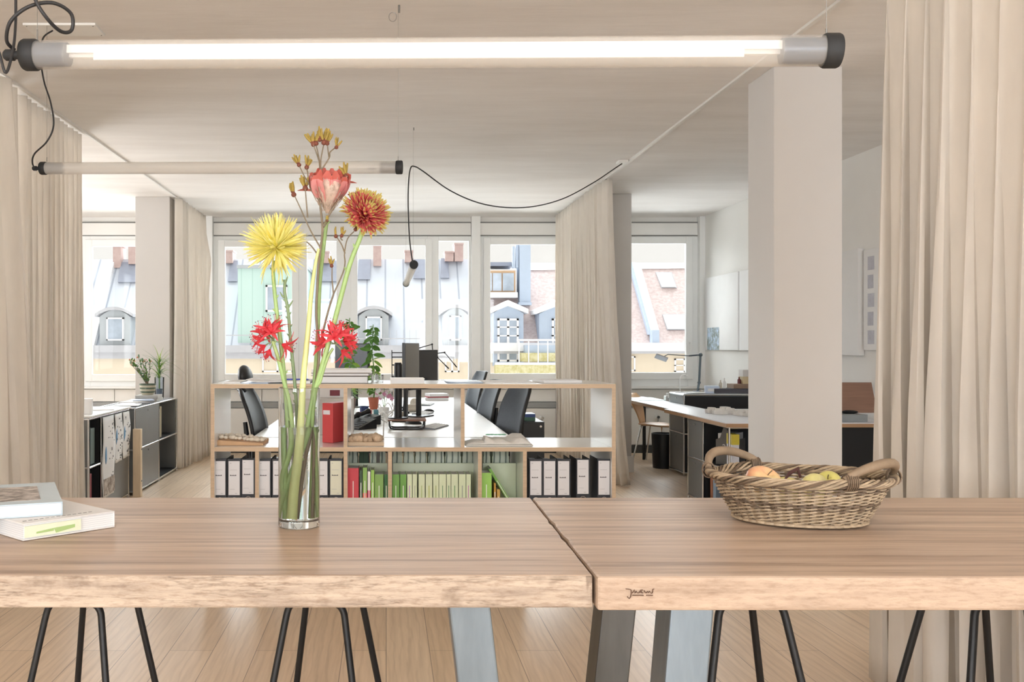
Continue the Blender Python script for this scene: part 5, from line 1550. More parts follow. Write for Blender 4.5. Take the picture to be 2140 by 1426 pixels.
def office_chair(label, x, y, rz, group, high=1.03, headrest=False, tall=False):
    """faces +x in its own frame"""
    t = thing('office_chair', label, 'chair', (x, y, 0), rz, group)
    b = MB()
    def seat(u, v):
        a = 2 * PI * u; r = v
        k = .5
        return V(.0 + .24 * math.copysign(abs(math.cos(a)) ** k, math.cos(a)) * r, .24 * math.copysign(abs(math.sin(a)) ** k, math.sin(a)) * r, .50 - .02 * r ** 4)
    b.grid(seat, 28, 6); b.box(-.20, .20, -.20, .20, .455, .482); b.build('seat', M['black'], t, solid=.03)
    b = MB()
    def back(u, v):
        z = .52 + (high - .52) * v
        w = (.20 + .04 * math.sin(PI * v)) * (1 if v < .9 else 1 - (v - .9) * 1.5)
        x_ = -.22 - .10 * v ** 1.5 + .05 * math.sin(PI * v) * .6
        return V(x_ - .045 * (1 - (2 * u - 1) ** 2), w * (2 * u - 1), z)
    b.grid(back, 14, 16); b.build('backrest', M['mesh_grey'] if not tall else M['black'], t, solid=.022)
    b = MB()
    edge = [back(0, v / 12) for v in range(13)] + [back(u / 8, 1) for u in range(1, 9)] + [back(1, 1 - v / 12) for v in range(1, 13)]
    b.tube([p + V(-.004, 0, 0) for p in edge], .012, 8); b.tube([V(-.20, 0, .44), V(-.29, 0, .50), V(-.31, 0, .62), V(-.33, 0, .78)], [.03, .026, .022, .016], 8)
    b.build('back_frame', M['black'], t)
    if headrest:
        b = MB(); b.ball(V(-.335, 0, 0), (.048, .12, .082), 20, 12, rot=None); b.move(Matrix.Translation((0, 0, 1.185)) @ Matrix.Rotation(R(-12), 4, 'Y') @ Matrix.Identity(4))
        b.build('headrest', M['black'], t)
        b = MB(); b.tube([V(-.325, 0, high - .02), V(-.37, 0, high + .04), V(-.37, 0, high + .10), V(-.33, 0, high + .13)], .011, 8); b.build('headrest_stem', M['black'], t)
    for s in (-1, 1):
        b = MB(); b.tube([V(-.10, s * .26, .47), V(-.12, s * .29, .56), V(-.10, s * .29, .66)], .013, 8); b.box(-.20, .08, s * .29 - .035, s * .29 + .035, .66, .682); b.build('armrest', M['black'], t, bevel=.005)
    b = MB(); b.cyl((0, 0, .09), (0, 0, .46), .026, 14); b.box(-.12, .12, -.08, .08, .42, .455); b.build('column', M['black'], t)
    b = MB()
    for k in range(5):
        a = 2 * PI * k / 5
        b.tube([V(0, 0, .10), V(math.cos(a) * .29, math.sin(a) * .29, .075)], [.026, .015], 8)
    b.build('star_base', M['black'], t)
    for k in range(5):
        a = 2 * PI * k / 5; c = V(math.cos(a) * .29, math.sin(a) * .29, .028)
        b = MB(); b.cyl(c + V(-math.sin(a) * .02, math.cos(a) * .02, 0), c - V(-math.sin(a) * .02, math.cos(a) * .02, 0), .028, 12); b.tube([c, c + V(0, 0, .05)], .008, 6); b.build('caster', M['black'], t)
    return t
office_chair('grey mesh office chair, the nearest on the right side of the white desks', .72, 7.22, R(194), 'office chairs on the right of the desks', 1.04)
office_chair('grey mesh office chair, the middle one on the right side of the desks', .67, 8.55, R(190), 'office chairs on the right of the desks', 1.02)
office_chair('grey mesh office chair, the farthest on the right side of the desks', .68, 9.95, R(190), 'office chairs on the right of the desks', 1.06)
office_chair('black office chair with oval headrest at the left of the white desks', -.70, 6.95, R(-5), None, 1.02, True, True)

# monitors, riser, keyboards and phones
def monitor(label, x, y, rz, w, h, zc, group, arm=False):
    t = thing('computer_monitor', label, 'monitor', (x, y, DZ), rz, group)
    zc -= DZ
    b = MB(); b.box(-w / 2, w / 2, -.012, .012, zc - h / 2, zc + h / 2); b.box(-w / 4, w / 4, .012, .04, zc - h / 4, zc + h / 4); b.build('housing', M['black'] if not arm else mat('dark_grey_monitor_back', (78, 84, 90), .4), t, bevel=.004)
    b = MB(); b.box(-w / 2 + .012, w / 2 - .012, -.0135, -.012, zc - h / 2 + .016, zc + h / 2 - .012); b.build('screen', M['screen'], t)
    b = MB(); b.box(-.03, .03, .03, .055, .01, zc); b.build('stand', M['black'], t, bevel=.003)
    b = MB(); b.box(-.12, .12, -.05, .13, 0, .012); b.build('base', M['black'], t, bevel=.004)
    return t
G3 = 'monitors on the white desks'
monitor('dark monitor turned to the right, seen above the shelf top beside the desk lamps', XP(884, 8.3), 8.30, R(62), .56, .34, 1.13, G3)
monitor('grey-backed narrow monitor behind the black column', XP(858, 7.9), 7.80, R(75), .50, .36, 1.18, G3, True)
monitor('dark monitor seen from behind the tall leafy plant', XP(736, 9.6), 9.60, R(-48), .52, .32, 1.20, G3)
t = thing('monitor_riser', 'small brown-topped monitor riser with black wire frame on the nearest desk', 'monitor riser', (XP(850, 7.1), 7.10, DZ))
b = MB(); b.box(-.14, .14, -.10, .10, .064, .076); b.build('top', mat('dark_wood_board', (130, 92, 72), .5, var=.1), t)
b = MB()
for s in (-1, 1):
    b.tube(spline([V(s * .13, -.09, .064), V(s * .125, -.09, .02), V(s * .10, -.09, .006), V(-s * .0, -.09, .006)], 5), .006, 6); b.tube(spline([V(s * .13, .09, .064), V(s * .125, .09, .02), V(s * .10, .09, .006), V(0, .09, .006)], 5), .006, 6)
    b.tube([V(s * .12, -.09, .02), V(s * .12, .09, .02)], .006, 6)
b.build('wire_frame', M['black'], t)
b = MB(); b.tube([V(0, 0, 0), V(0, 0, .008)], .075, 24); b.tube([V(0, 0, .008), V(0, 0, .40)], .030, 20); b.tube([V(0, 0, .40), V(0, 0, .415)], [.030, .024], 20)
solo('speaker_column', b, M['black'], 'slim black column speaker standing on the brown-topped riser', 'speaker', V(XP(832, 7.1), 7.12, DZ + .0765))
def keyboard(label, x, y, rz, col='paper', w=.36):
    t = thing('keyboard', label, 'keyboard', (x, y, DZ + .0005), rz, 'keyboards on the white desks')
    b = MB(); b.hexa([(-w / 2, -.06, 0), (w / 2, -.06, 0), (w / 2, .06, 0), (-w / 2, .06, 0)], [(-w / 2, -.06, .008), (w / 2, -.06, .008), (w / 2, .06, .018), (-w / 2, .06, .018)]); b.build('body', M['grey_plastic'], t)
    b = MB()
    for r_ in range(5):
        for c_ in range(14):
            x0 = -w / 2 + .008 + c_ * (w - .016) / 14; y0 = -.055 + r_ * .022; zz = .008 + (y0 + .06) / .12 * .010
            b.box(x0, x0 + (w - .016) / 14 - .003, y0, y0 + .018, zz, zz + .005)
    b.build('keys', M[col], t)
    return t
keyboard('light keyboard on the nearest right desk, beside the riser', XP(908, 7.2), 7.20, R(70))
keyboard('light keyboard on the middle right desk', XP(884, 8.6), 8.60, R(75))
keyboard('light keyboard on the farthest right desk', XP(892, 9.9), 9.95, R(80))
def mouse(label, x, y, r=.03):
    b = MB(); b.ball((0, 0, 0), (r, r * 1.6, r * .75), 14, 8); 
    for p in b.v: p.z = max(p.z, 0)
    solo('computer_mouse', b, M['black'], label, 'mouse', V(x, y, DZ + .0005), R(60), group='mice on the white desks')
mouse('black computer mouse right of the column speaker', XP(861, 8.0) , 7.55, .045)
mouse('dark computer mouse beside the keyboard on the middle desk', XP(896, 9.0), 8.95, .034)
def can(name, label, cat, px, Y, r, h, m, lie=False, z=DZ):
    b = MB()
    if lie: b.lathe([(.001, -h / 2), (r, -h / 2), (r, h / 2), (.001, h / 2)], n=20, axis='x', c=(0, 0, r))
    else: b.lathe([(.001, 0), (r, 0), (r, h), (r - .003, h), (r - .003, .01), (.001, .01)], n=20)
    return solo(name, b, m, label, cat, V(XP(px, Y), Y, z + .0005))
M['beige'] = mat('beige_card_tube', (206, 198, 184), 0.7, var=.04)
can('paper_roll', 'beige roll lying at the foot of the black column speaker', 'paper roll', 843, 7.9, .036, .05, M['beige'], True)
can('paper_roll', 'beige roll lying farther back behind the column speaker', 'paper roll', 864, 8.9, .036, .15, M['beige'], True)
b = MB(); b.ball((0, 0, .045), (.045, .045, .045), 16, 10)
solo('desk_ball', b, M['beige'], 'beige round ball on the white desk behind the rolls', 'ball', V(XP(866, 9.6), 9.6, DZ))
def phone(label, x, y, rz):
    t = thing('desk_phone', label, 'telephone', (x, y, DZ + .0005), rz)
    b = MB(); b.hexa([(-.10, -.10, 0), (.10, -.10, 0), (.10, .10, 0), (-.10, .10, 0)], [(-.10, -.10, .014), (.10, -.10, .014), (.10, .10, .075), (-.10, .10, .075)]); b.build('body', M['black'], t, bevel=.004)
    b = MB(); b.tube(spline([V(-.07, -.09, .040), V(-.07, -.05, .052), V(-.07, .04, .082), V(-.07, .09, .098)], 4), [.022, .016, .016, .022], 10); b.build('handset', M['black'], t)
    b = MB()
    for i in range(3):
        for j in range(4): b.box(.0 + i * .025, .018 + i * .025, -.07 + j * .03, -.05 + j * .03, .025 + j * .009, .030 + j * .009)
    b.build('buttons', M['grey_plastic'], t)
    return t
phone('black desk telephone on the nearest left desk', XP(748, 7.1), 7.12, R(-40))
phone('second black desk telephone right behind the first', XP(760, 7.5), 7.52, R(-60))
can('pencil_cup', 'dark blue pencil cup on the nearest left desk', 'cup', 761, 7.85, .036, .12, mat('dark_blue_tin', (46, 66, 120), .4))
can('red_tin', 'small red tin left of the blue pencil cup', 'tin', 750, 7.8, .022, .075, mat('red_tin_paint', (200, 60, 62), .4))
can('red_tin', 'small red tin right of the blue pencil cup', 'tin', 772, 7.95, .020, .080, mat('red_tin_paint_dark', (190, 52, 56), .4))
b = MB(); b.lathe([(.018, -.02), (.034, -.02), (.034, .02), (.018, .02), (.018, -.02)], n=24, axis='x', c=(0, 0, .060)); b.box(-.03, .03, -.07, .05, 0, .03); b.box(-.026, .026, -.02, .02, .02, .05)
solo('tape_dispenser', b, mat('teal_plastic', (88, 150, 166), .4), 'teal tape dispenser between the pencil cup and the white cables', 'tape dispenser', V(XP(786, 7.8), 7.85, DZ + .0005))
# white cables with small flowers tangled at the middle of the desks
rng = random.Random(17)
for i in range(4):
    pts = [V(rng.uniform(-.06, .06), rng.uniform(-.12, .12), abs(rng.gauss(.03, .05)) + .006) for _ in range(8)]
    b = MB(); b.tube(spline(pts, 6), .005, 6)
    solo('white_cable', b, M['white'], ['tangled white cable nearest the monitor riser', 'tangled white cable, the second one behind the riser', 'tangled white cable just in front of the orchid pot', 'tangled white cable beside the tape dispenser'][i], 'cable', V(XP(803, 7.8) + .01 * i, (7.45, 7.68, 8.15, 7.92)[i], DZ + .001), group='tangled white cables')
t = thing('potted_orchid', 'white and pink orchid in a small white pot between the desks', 'plant', (XP(803, 8.0), 8.35, DZ + .0005))
b = MB(); b.lathe([(.001, 0), (.035, 0), (.045, .08), (.040, .08), (.03, .01), (.001, .01)], n=18); b.build('pot', M['white'], t)
b = MB()
for k in range(3): b.tube(spline([V(0, 0, .06), V(.02 * (k - 1), .01, .15), V(.06 * (k - 1), -.02, .25)], 5), .003, 6)
b.build('stem', G['stem'], t)
b = MB()
for k in range(16):
    c = V(rng.uniform(-.07, .07), rng.uniform(-.03, .03), rng.uniform(.12, .27))
    for j in range(5): b.petal(c, (math.cos(j * 1.257), -.2, math.sin(j * 1.257)), (0, -1, 0), .022, .018, .1, 3, k % 2)
b.build('blossom', [M['paper'], mat('rose_petal', (216, 150, 180), .5)], t)

# leafy plants on the desks
def leafy(label, px, Y, height, seed, pot, n, lw=.046, ll=.095):
    rng = random.Random(seed)
    t = thing('leafy_plant', label, 'plant', (XP(px, Y), Y, DZ + .0005))
    b = MB(); b.lathe([(.001, 0), (.038, 0), (.052, .10), (.055, .10), (.055, .115), (.047, .115), (.045, .02), (.001, .02)], n=20); b.build('pot', pot, t)
    b = MB(); b.lathe([(.001, .100), (.047, .100)], n=16); b.build('soil', M['dark'], t)
    pts = spline([V(0, 0, .10), V(.012, 0, height * .35), V(-.015, 0, height * .7), V(-.005, .0, height)], 6)
    b = MB(); b.tube(pts, [.007, .004], 8); b.build('stem', G['leaf'], t)
    b = MB()
    for i in range(n):
        k = 0.2 + .8 * i / n; q = pts[min(len(pts) - 1, int(k * (len(pts) - 1)))]
        a = i * 2.4 + rng.uniform(-.3, .3); d = V(math.cos(a), math.sin(a), rng.uniform(-1.0, .45))
        L = ll * rng.uniform(.6, 1.15) * (1 if .25 < k < .93 else .75)
        dn = d.normalized()
        b.tube([q, q + dn * .02], .0016, 5)
        b.petal(q + dn * .016, d, (rng.uniform(-1, 1), -.9, -.6), L, lw * rng.uniform(.7, 1.1), rng.uniform(.1, .5), 6, i % 2 if k < .6 else 0, cup=.25)
    b.build('foliage', [G['leaf'], G['leaf_light']], t)
    return t
terra = mat('terracotta_pot', (186, 108, 84), .75, var=.08)
leafy('tall upright leafy plant in a terracotta pot on the desks, right one of two', 781, 9.25, .82, 3, terra, 64)
leafy('tall leafy plant partly behind the right nerine, left one of two on the desks', 732, 9.1, .88, 9, mat('brown_pot', (120, 96, 84), .7), 52, .046, .095)
t = thing('trailing_plant', 'low trailing green plant just above the album stack', 'plant', (XP(722, 8.4), 8.40, DZ + .0005))
b = MB(); b.lathe([(.001, 0), (.05, 0), (.065, .22), (.055, .22), (.045, .02), (.001, .02)], n=20); b.build('pot', mat('grey_pot', (150, 150, 150), .6), t)
b = MB()
for k in range(26):
    a = k * 2.4; d = V(math.cos(a), math.sin(a), rng.uniform(.1, .9))
    b.petal(V(0, 0, .20), d, (0, 0, -1), rng.uniform(.12, .24), .022, rng.uniform(.5, 1.0), 8, k % 2, cup=.3)
b.build('foliage', [G['leaf'], G['leaf_light']], t)

# jointed desk lamps with thin black arms
def arm_lamp(label, pts, Y, head, group=None, thick=.0045, m='black'):
    base = P(pts[0][0], pts[0][1], Y); base.z = DZ
    t = thing('desk_lamp', label, 'lamp', base, 0, group)
    b = MB(); b.cyl((0, 0, 0), (0, 0, .02), .06, 20); b.build('base', M[m], t)
    q = [V(0, 0, .02)] + [P(a, c, Y + k * .03) - base for k, (a, c) in enumerate(pts[1:])]
    b = MB()
    for i in range(len(q) - 1): b.tube([q[i], q[i + 1]], thick, 6)
    b.build('arm', M[m], t)
    b = MB()
    for i in range(1, len(q) - 1): b.ball(q[i], thick * 2.2, 8, 6)
    b.build('joint', M[m], t)
    b = MB(); e = q[-1]; dd = (q[-1] - q[-2]).normalized(); b.obox(e + dd * head * .5, (head, .03, .012), Matrix.Rotation(-math.atan2(dd.z, dd.x), 3, 'Y')); b.build('lamp_head', M[m], t, bevel=.002)
    return t
arm_lamp('thin black jointed desk lamp, its arm kinked highest above the monitor', [(846, 850), (850, 735), (903, 720), (905, 738)], 9.0, .06, 'thin black jointed desk lamps')
arm_lamp('thin black jointed desk lamp reaching furthest to the right', [(850, 852), (858, 745), (929, 737), (948, 760)], 9.4, .05, 'thin black jointed desk lamps')
arm_lamp('thin black jointed desk lamp with the lowest arm, in front of the monitor', [(842, 850), (852, 745), (914, 747), (930, 763)], 8.7, .05, 'thin black jointed desk lamps')
t = thing('wire_basket', 'black wire letter basket standing behind the column speaker', 'wire basket', (XP(832, 9.7), 9.7, DZ + .0005))
b = MB()
for z in (.18, .30, .42, .50, .545):
    c = [V(-.06, -.12, z), V(.08, -.12, z), V(.08, .12, z), V(-.06, .12, z)]; b.tube(c + [c[0]], .004, 5)
for x, y in ((-.06, -.12), (.08, -.12), (.08, .12), (-.06, .12)): b.tube([V(x, y, 0), V(x * 1.05, y, .57)], .004, 5)
b.build('wire_frame', M['black'], t)
for i, (h, lab, m) in enumerate(((.03, 'lowest white brochure stack at the far end of the desks', 'paper'), (.012, 'dark red brochure on the white stack at the far end of the desks', 'red'), (.03, 'upper white brochure stack on the dark red brochure', 'paper'))):
    z = DZ + .0005 + (0, .031, .044)[i]
    b = MB(); w = .13 - .01 * i; b.box(-w, w, -.11, .11, 0, h)
    solo('brochure_stack', b, mat('dark_red_print', (170, 62, 74), .5) if m == 'red' else M['pages'], lab, 'brochures', V(XP(912, 10.9), 10.85, z), R(6 * i))
# light screen with pinned notes at the left desk edge
b = MB(); b.box(-.16, .16, 0, .30, 0, .25)
solo('side_box', b, M['card_grey'], 'light grey box on the nearest left desk, seen beside the red folder', 'box', V(XP(690, 6.7), 6.62, DZ + .0005), bevel=.003)
b = MB(); b.box(-.15, .15, -.008, .008, 0, .11)
solo('leaning_card', b, M['paper'], 'white card standing on the grey box', 'card', V(XP(686, 6.85), 6.80, DZ + .252))
b = MB(); b.box(-.035, .035, -.004, 0, 0, .04)
solo('maroon_print', b, mat('maroon_print', (126, 44, 60), .5), 'small maroon print fixed on the white card', 'print', V(XP(700, 6.8), 6.79, DZ + .262))
# pedestal with two books behind the nearest right chair
t = thing('drawer_pedestal', 'black drawer pedestal with a round lock behind the nearest right chair', 'pedestal', (XP(1106, 8.6), 8.75, 0))
b = MB(); b.box(-.10, .12, -.25, .25, .03, .66); b.build('body', M['black'], t, bevel=.004)
for z in (.04, .25, .46):
    b = MB(); b.box(-.095, .115, -.262, -.25, z, z + .195); o = b.build('drawer', M['black'], t, bevel=.002)
    b = MB(); b.cyl((.085, -.27, z + .16), (.085, -.262, z + .16), .010, 12); b.build('lock', M['chrome'], o)
for i, (rgb, lab) in enumerate((((64, 110, 90), 'green book lying on the black pedestal'), ((50, 84, 150), 'blue book lying on the green one on the black pedestal'))):
    b = MB(); b.box(-.065, .065, -.10, .10, 0, .030)
    solo('lying_book', b, bmat(rgb), lab, 'book', V(XP(1101, 8.7), 8.72, .6605 + i * .031))

# ================================================================== grey steel sideboards on the left
M['usm'] = mat('grey_metal_panel', (122, 124, 124), 0.38, 0.25, var=.03)
M['usm_top'] = mat('light_metal_top', (206, 212, 220), 0.22, 0.3, var=.02)
def steel_cabinet(name, label, x0, x1, ya, yb, z1, face, bays, rows, top=None, feet=.03, group=None, front=None, ends=None, open_end=False):
    """face: +1 opens towards +x, -1 towards -x. bays: list of (ya, yb, kinds by row from below), kind 'd' door, 'o' open"""
    xm, ym = (x0 + x1) / 2, (ya + yb) / 2
    t = thing(name, label, 'cabinet', (xm, ym, 0), 0, group)
    T = Matrix.Translation((-xm, -ym, 0))
    z0 = feet
    zs = [z0 + (z1 - z0) * k / rows for k in range(rows + 1)]
    xf = x1 if face > 0 else x0
    b = MB(); b.box(x0 + .008, x1 - .008, ya + .008, yb - .008, z1 - .012, z1); b.move(T).build('top_panel', top or M['usm_top'], t)
    b = MB(); bk_x = x0 if face > 0 else x1
    b.box(bk_x + (.004 if face > 0 else -.012), bk_x + (.012 if face > 0 else -.004), ya + .01, yb - .01, z0, z1 - .012); b.move(T).build('back_panel', M['dark'], t)
    for y in ((yb,) if open_end else (ya, yb)):
        b = MB(); b.box(x0 + .012, x1 - .012, y + (.004 if y == ya else -.012), y + (.012 if y == ya else -.004), z0, z1 - .012); b.move(T).build('end_panel', ends or front or M['usm'], t)
    b = MB()
    for z in zs[:-1]: b.box(x0 + .012, x1 - .02, ya + .012, yb - .012, z, z + .006)
    b.move(T).build('shelf_panel', M['dark'], t)
    b = MB(); r = .0095
    ys = [ya] + [q[1] for q in bays]
    for z in zs:
        for x in (x0, x1): b.tube([V(x, ya, z), V(x, yb, z)], r, 8)
        for y in ys: b.tube([V(x0, y, z), V(x1, y, z)], r, 8)
    for y in ys:
        for x in (x0, x1): b.tube([V(x, y, z0), V(x, y, z1)], r, 8)
    b.move(T).build('chrome_frame', M['chrome'], t)
    b = MB()
    for y in ys:
        for x in (x0, x1): b.cyl((x, y, 0), (x, y, z0), .012, 10)
    b.move(T).build('foot', M['chrome'], t)
    for y in ys[1:-1]:
        b = MB(); b.box(x0 + .012, x1 - .012, y - .003, y + .003, z0, z1 - .012); b.move(T).build('partition', M['dark'], t)
    for (a, c, kinds) in bays:
        for k, kd in enumerate(kinds):
            if kd == 'd':
                b = MB(); b.box(xf - .006 * face, xf + .004 * face, a + .010, c - .010, zs[k] + .010, zs[k + 1] - .010)
                d = b.move(T).build('door', front or M['usm'], t, bevel=.001)
                b = MB(); b.cyl((xf + .004 * face, (a + c) / 2, zs[k + 1] - .04), (xf + .012 * face, (a + c) / 2, zs[k + 1] - .04), .008, 10); b.move(T).build('handle', M['chrome'], d)
    return t
LX = -2.24
steel_cabinet('metal_sideboard', 'near dark metal sideboard with pinned paper strips, left of the timber plank', LX - .39, LX - .03, 7.30, 8.42, .775, 1, [(7.30, 7.62, 'oo'), (7.62, 8.42, 'dd')], 2, group='metal sideboards on the left')
steel_cabinet('metal_sideboard', 'far grey metal sideboard carrying the two pot plants', LX - .36, LX, 8.53, 10.22, .775, 1, [(8.53, 9.42, 'dd'), (9.42, 10.22, 'oo')], 2, group='metal sideboards on the left')
b = MB(); b.box(LX - .38, LX - .01, 7.29, 8.44, .786, .800)
solo('counter_top', b.move(Matrix.Translation((-LX, -7.3, -.786))), M['white'], 'white board lying on top of the near metal sideboard', 'board', V(LX, 7.3, .786), bevel=.002)
b = MB(); b.box(-.07, 0, 0, .06, 0, .60)
t = solo('timber_plank', b, mat('pale_timber', (226, 206, 176), .6, var=.06, vscale=8, stretch=(6, 6, 1)), 'pale timber plank standing upright between the two metal sideboards', 'plank', V(LX + .075, 8.44, 0), bevel=.003)
b = MB()
for z in (.14, .42): b.cyl((0, .03, z), (.004, .03, z), .008, 10)
b.build('screw', M['grey_plastic'], t)
# pinned printed strips
def strip(ya, yb, z0, z1, label, seed):
    rng = random.Random(seed)
    t = thing('paper_strip', label, 'paper strip', (LX - .014, (ya + yb) / 2, z1), 0, 'printed paper strips')
    h = z1 - z0; w = (yb - ya) / 2
    b = MB()
    def fn(u, v): return V(.006 * math.sin(5 * u + 7 * v) + .002, -w + 2 * w * u, -h * v)
    b.grid(fn, 8, 14); b.build('sheet', M['paper'], t, solid=.0015)
    b = MB()
    for k in range(26):
        v = rng.uniform(.08, .97); u = rng.uniform(.55, .95) if rng.random() < .7 else rng.uniform(.1, .9)
        p = fn(u, v); s = rng.uniform(.004, .010)
        b.box(p.x + .0012, p.x + .0028, p.y - s, p.y + s, p.z - s * .8, p.z + s * .8)
    b.build('drawing_marks', mat('grey_pencil_marks', (120, 122, 128), .7), t)
    b = MB(); p = fn(.32, .50)
    b.petal(p + V(.003, 0, -.06), (0, 0, 1), (1, 0, 0), .14, .05, 0, 6); b.build('blue_shape', mat('blue_watercolour', (110, 160, 200), .7), t, solid=.001)
    return t
strip(7.60, 7.93, .12, .765, 'longest printed paper strip with a photograph at its lower end, hanging from the sideboard', 1)
strip(7.94, 8.17, .36, .765, 'middle printed paper strip with a blue shape, hanging from the sideboard', 2)
strip(8.18, 8.41, .37, .765, 'right printed paper strip beside the timber plank', 3)
b = MB(); b.box(0, .002, -.15, .15, 0, .13)
solo('photo_print', b, speckle('landscape_photo_print', (206, 196, 186), (140, 122, 108), 18, .5, .1), 'brown landscape photograph at the lower end of the longest paper strip', 'photograph', V(LX - .006, 7.765, .14))
# things inside the sideboards
def upright(name, label, cat, x, y, z, w, d, h, m, group=None):
    b = MB(); b.box(-d, 0, -w / 2, w / 2, 0, h)
    return solo(name, b, m, label, cat, V(x, y, z), group=group, bevel=.002)
zb = .039; zm2 = .411
upright('binder', 'grey-green binder in the upper open bay of the near sideboard', 'binder', LX - .06, 7.50, zm2, .10, .28, .28, mat('grey_green_card', (120, 140, 138), .5))
upright('binder', 'dark red binder in the lower open bay of the near sideboard', 'binder', LX - .06, 7.44, zb, .07, .28, .30, mat('dark_red_card', (140, 40, 56), .5))
for i, (y, zz, w, h, rgb) in enumerate(((9.52, zm2, .07, .29, (226, 228, 230)), (9.61, zm2, .06, .29, (206, 210, 214)), (9.69, zm2, .045, .31, (190, 176, 146)), (9.51, zb, .07, .29, (226, 228, 230)), (9.60, zb, .05, .30, (212, 216, 220)))):
    upright('folder', ['white folder at the left of the upper open bay, far sideboard', 'pale grey folder in the middle of the upper open bay, far sideboard', 'beige folder at the right of the upper open bay, far sideboard', 'white folder at the left of the lower open bay, far sideboard', 'pale grey folder in the lower open bay, far sideboard'][i], 'folder', LX - .04, y, zz, w, .27, h, bmat(rgb), 'folders in the far sideboard')
# plants on the far sideboard
ZS = .785
t = thing('striped_pot_plant', 'small plant with red berries in a striped pot on the grey books', 'plant', (LX - .14, 9.55, ZS + .062))
b = MB(); b.lathe([(.001, 0), (.055, 0), (.072, .035), (.080, .09), (.082, .11), (.074, .11), (.07, .03), (.001, .02)], n=28); b.build('pot', stripes('striped_pot', (190, 182, 160), (84, 100, 84), 8.5, 'Z', .2, width=.55), t)
b = MB(); b.lathe([(.001, .095), (.074, .095)], n=20); b.build('soil', M['dark'], t)
rng = random.Random(23)
bb_ = MB(); lf = MB(); br = MB()
for k in range(7):
    a = rng.uniform(-1.0, .5) - .3
    pts = spline([V(0, 0, .09), V(.06 * math.sin(a) * 1.2, rng.uniform(-.02, .02), .18), V(.17 * math.sin(a) * 1.1, rng.uniform(-.05, .05), .26 + .14 * math.cos(a) * rng.uniform(.4, 1.2))], 7)
    bb_.tube(pts, [.006, .0025], 6)
    for q in pts[4:]:
        for j in range(2):
            d = V(rng.uniform(-1, 1), rng.uniform(-1, 1), rng.uniform(-.3, 1)); lf.petal(q, d, (0, 0, 1), rng.uniform(.028, .045), .018, .1, 4, rng.randrange(2))
    for _ in range(3):
        br.ball(pts[-1] + V(rng.uniform(-.02, .02), rng.uniform(-.02, .02), rng.uniform(-.01, .02)), .006, 6, 5)
bb_.build('stem', G['stem_dark'], t); lf.build('foliage', [G['leaf'], G['leaf_blue']], t); br.build('berry', mat('orange_berries', (200, 120, 90), .5), t)
for i, (h, z, lab) in enumerate(((.030, 0, 'lower grey book under the striped pot'), (.029, .031, 'upper grey book under the striped pot'))):
    b = MB(); b.box(-.11, .11, -.14, .14, 0, h); solo('lying_book', b, bmat((176, 174, 168 + i)), lab, 'book', V(LX - .13, 9.56, ZS + .0005 + z), R(4 * i), bevel=.002)
t = thing('spider_plant', 'fountain-like green plant in a tall glass vase on the far sideboard', 'plant', (LX - .13, 10.0, ZS + .001))
b = MB(); b.lathe([(.001, 0), (.045, 0), (.05, .22), (.047, .22), (.042, .008), (.001, .008)], n=24); b.build('glass', thin_glass('vase_thin_glass', (.90, .93, .96, 1)), t)
b = MB(); b.lathe([(.001, .008), (.040, .008), (.044, .10), (.001, .10)], n=20); b.build('roots', mat('grey_blue_roots', (150, 160, 172), .6, var=.2, vscale=40), t)
b = MB()
for k in range(54):
    a = k * 2.4; el = rng.uniform(.1, 1.5); d = V(math.cos(a) * math.cos(el), math.sin(a) * math.cos(el), math.sin(el) + .15)
    z = .18 + .22 * rng.random()
    b.petal(V(0, 0, z), d, (0, 0, -1), rng.uniform(.16, .28), .013, rng.uniform(.5, .9), 9, rng.randrange(3), cup=.3, shape=lambda t: 1 - t * .85)
b.tube([V(0, 0, .05), V(0, 0, .40)], .008, 6, 1)
b.build('foliage', [G['leaf_blue'], G['leaf'], G['leaf_light']], t)
for i, (x, y, w, d, rz, m, lab) in enumerate(((-.15, 8.85, .11, .15, 8, 'paper', 'white magazine lying at the front of the far sideboard'), (-.18, 9.18, .10, .14, -12, 'card_grey', 'grey magazine lying behind the white one on the far sideboard'), (-.12, 9.28, .10, .10, 20, 'blue_sheet', 'pale blue leaflet near the grey books on the far sideboard'))):
    b = MB(); b.box(-w, w, -d, d, 0, .006 + .002 * i); solo('magazine', b, M[m], lab, 'magazine', V(LX + x, y, ZS + .001 + .0095 * i), R(rz))
b = MB(); b.box(-.05, .05, -.05, .05, 0, .12)
solo('white_box', b, M['paper'], 'small white box on the near sideboard beside the pleated curtain', 'box', V(LX - .12, 7.52, .8005), R(12), bevel=.002)
for i, (x, y) in enumerate(((-.15, 8.05), )):
    b = MB(); b.box(-.10, .10, -.14, .14, 0, .008); solo('magazine', b, M['paper'], 'white brochure lying at the far end of the near sideboard', 'magazine', V(LX + x, y, .8005), R(15))

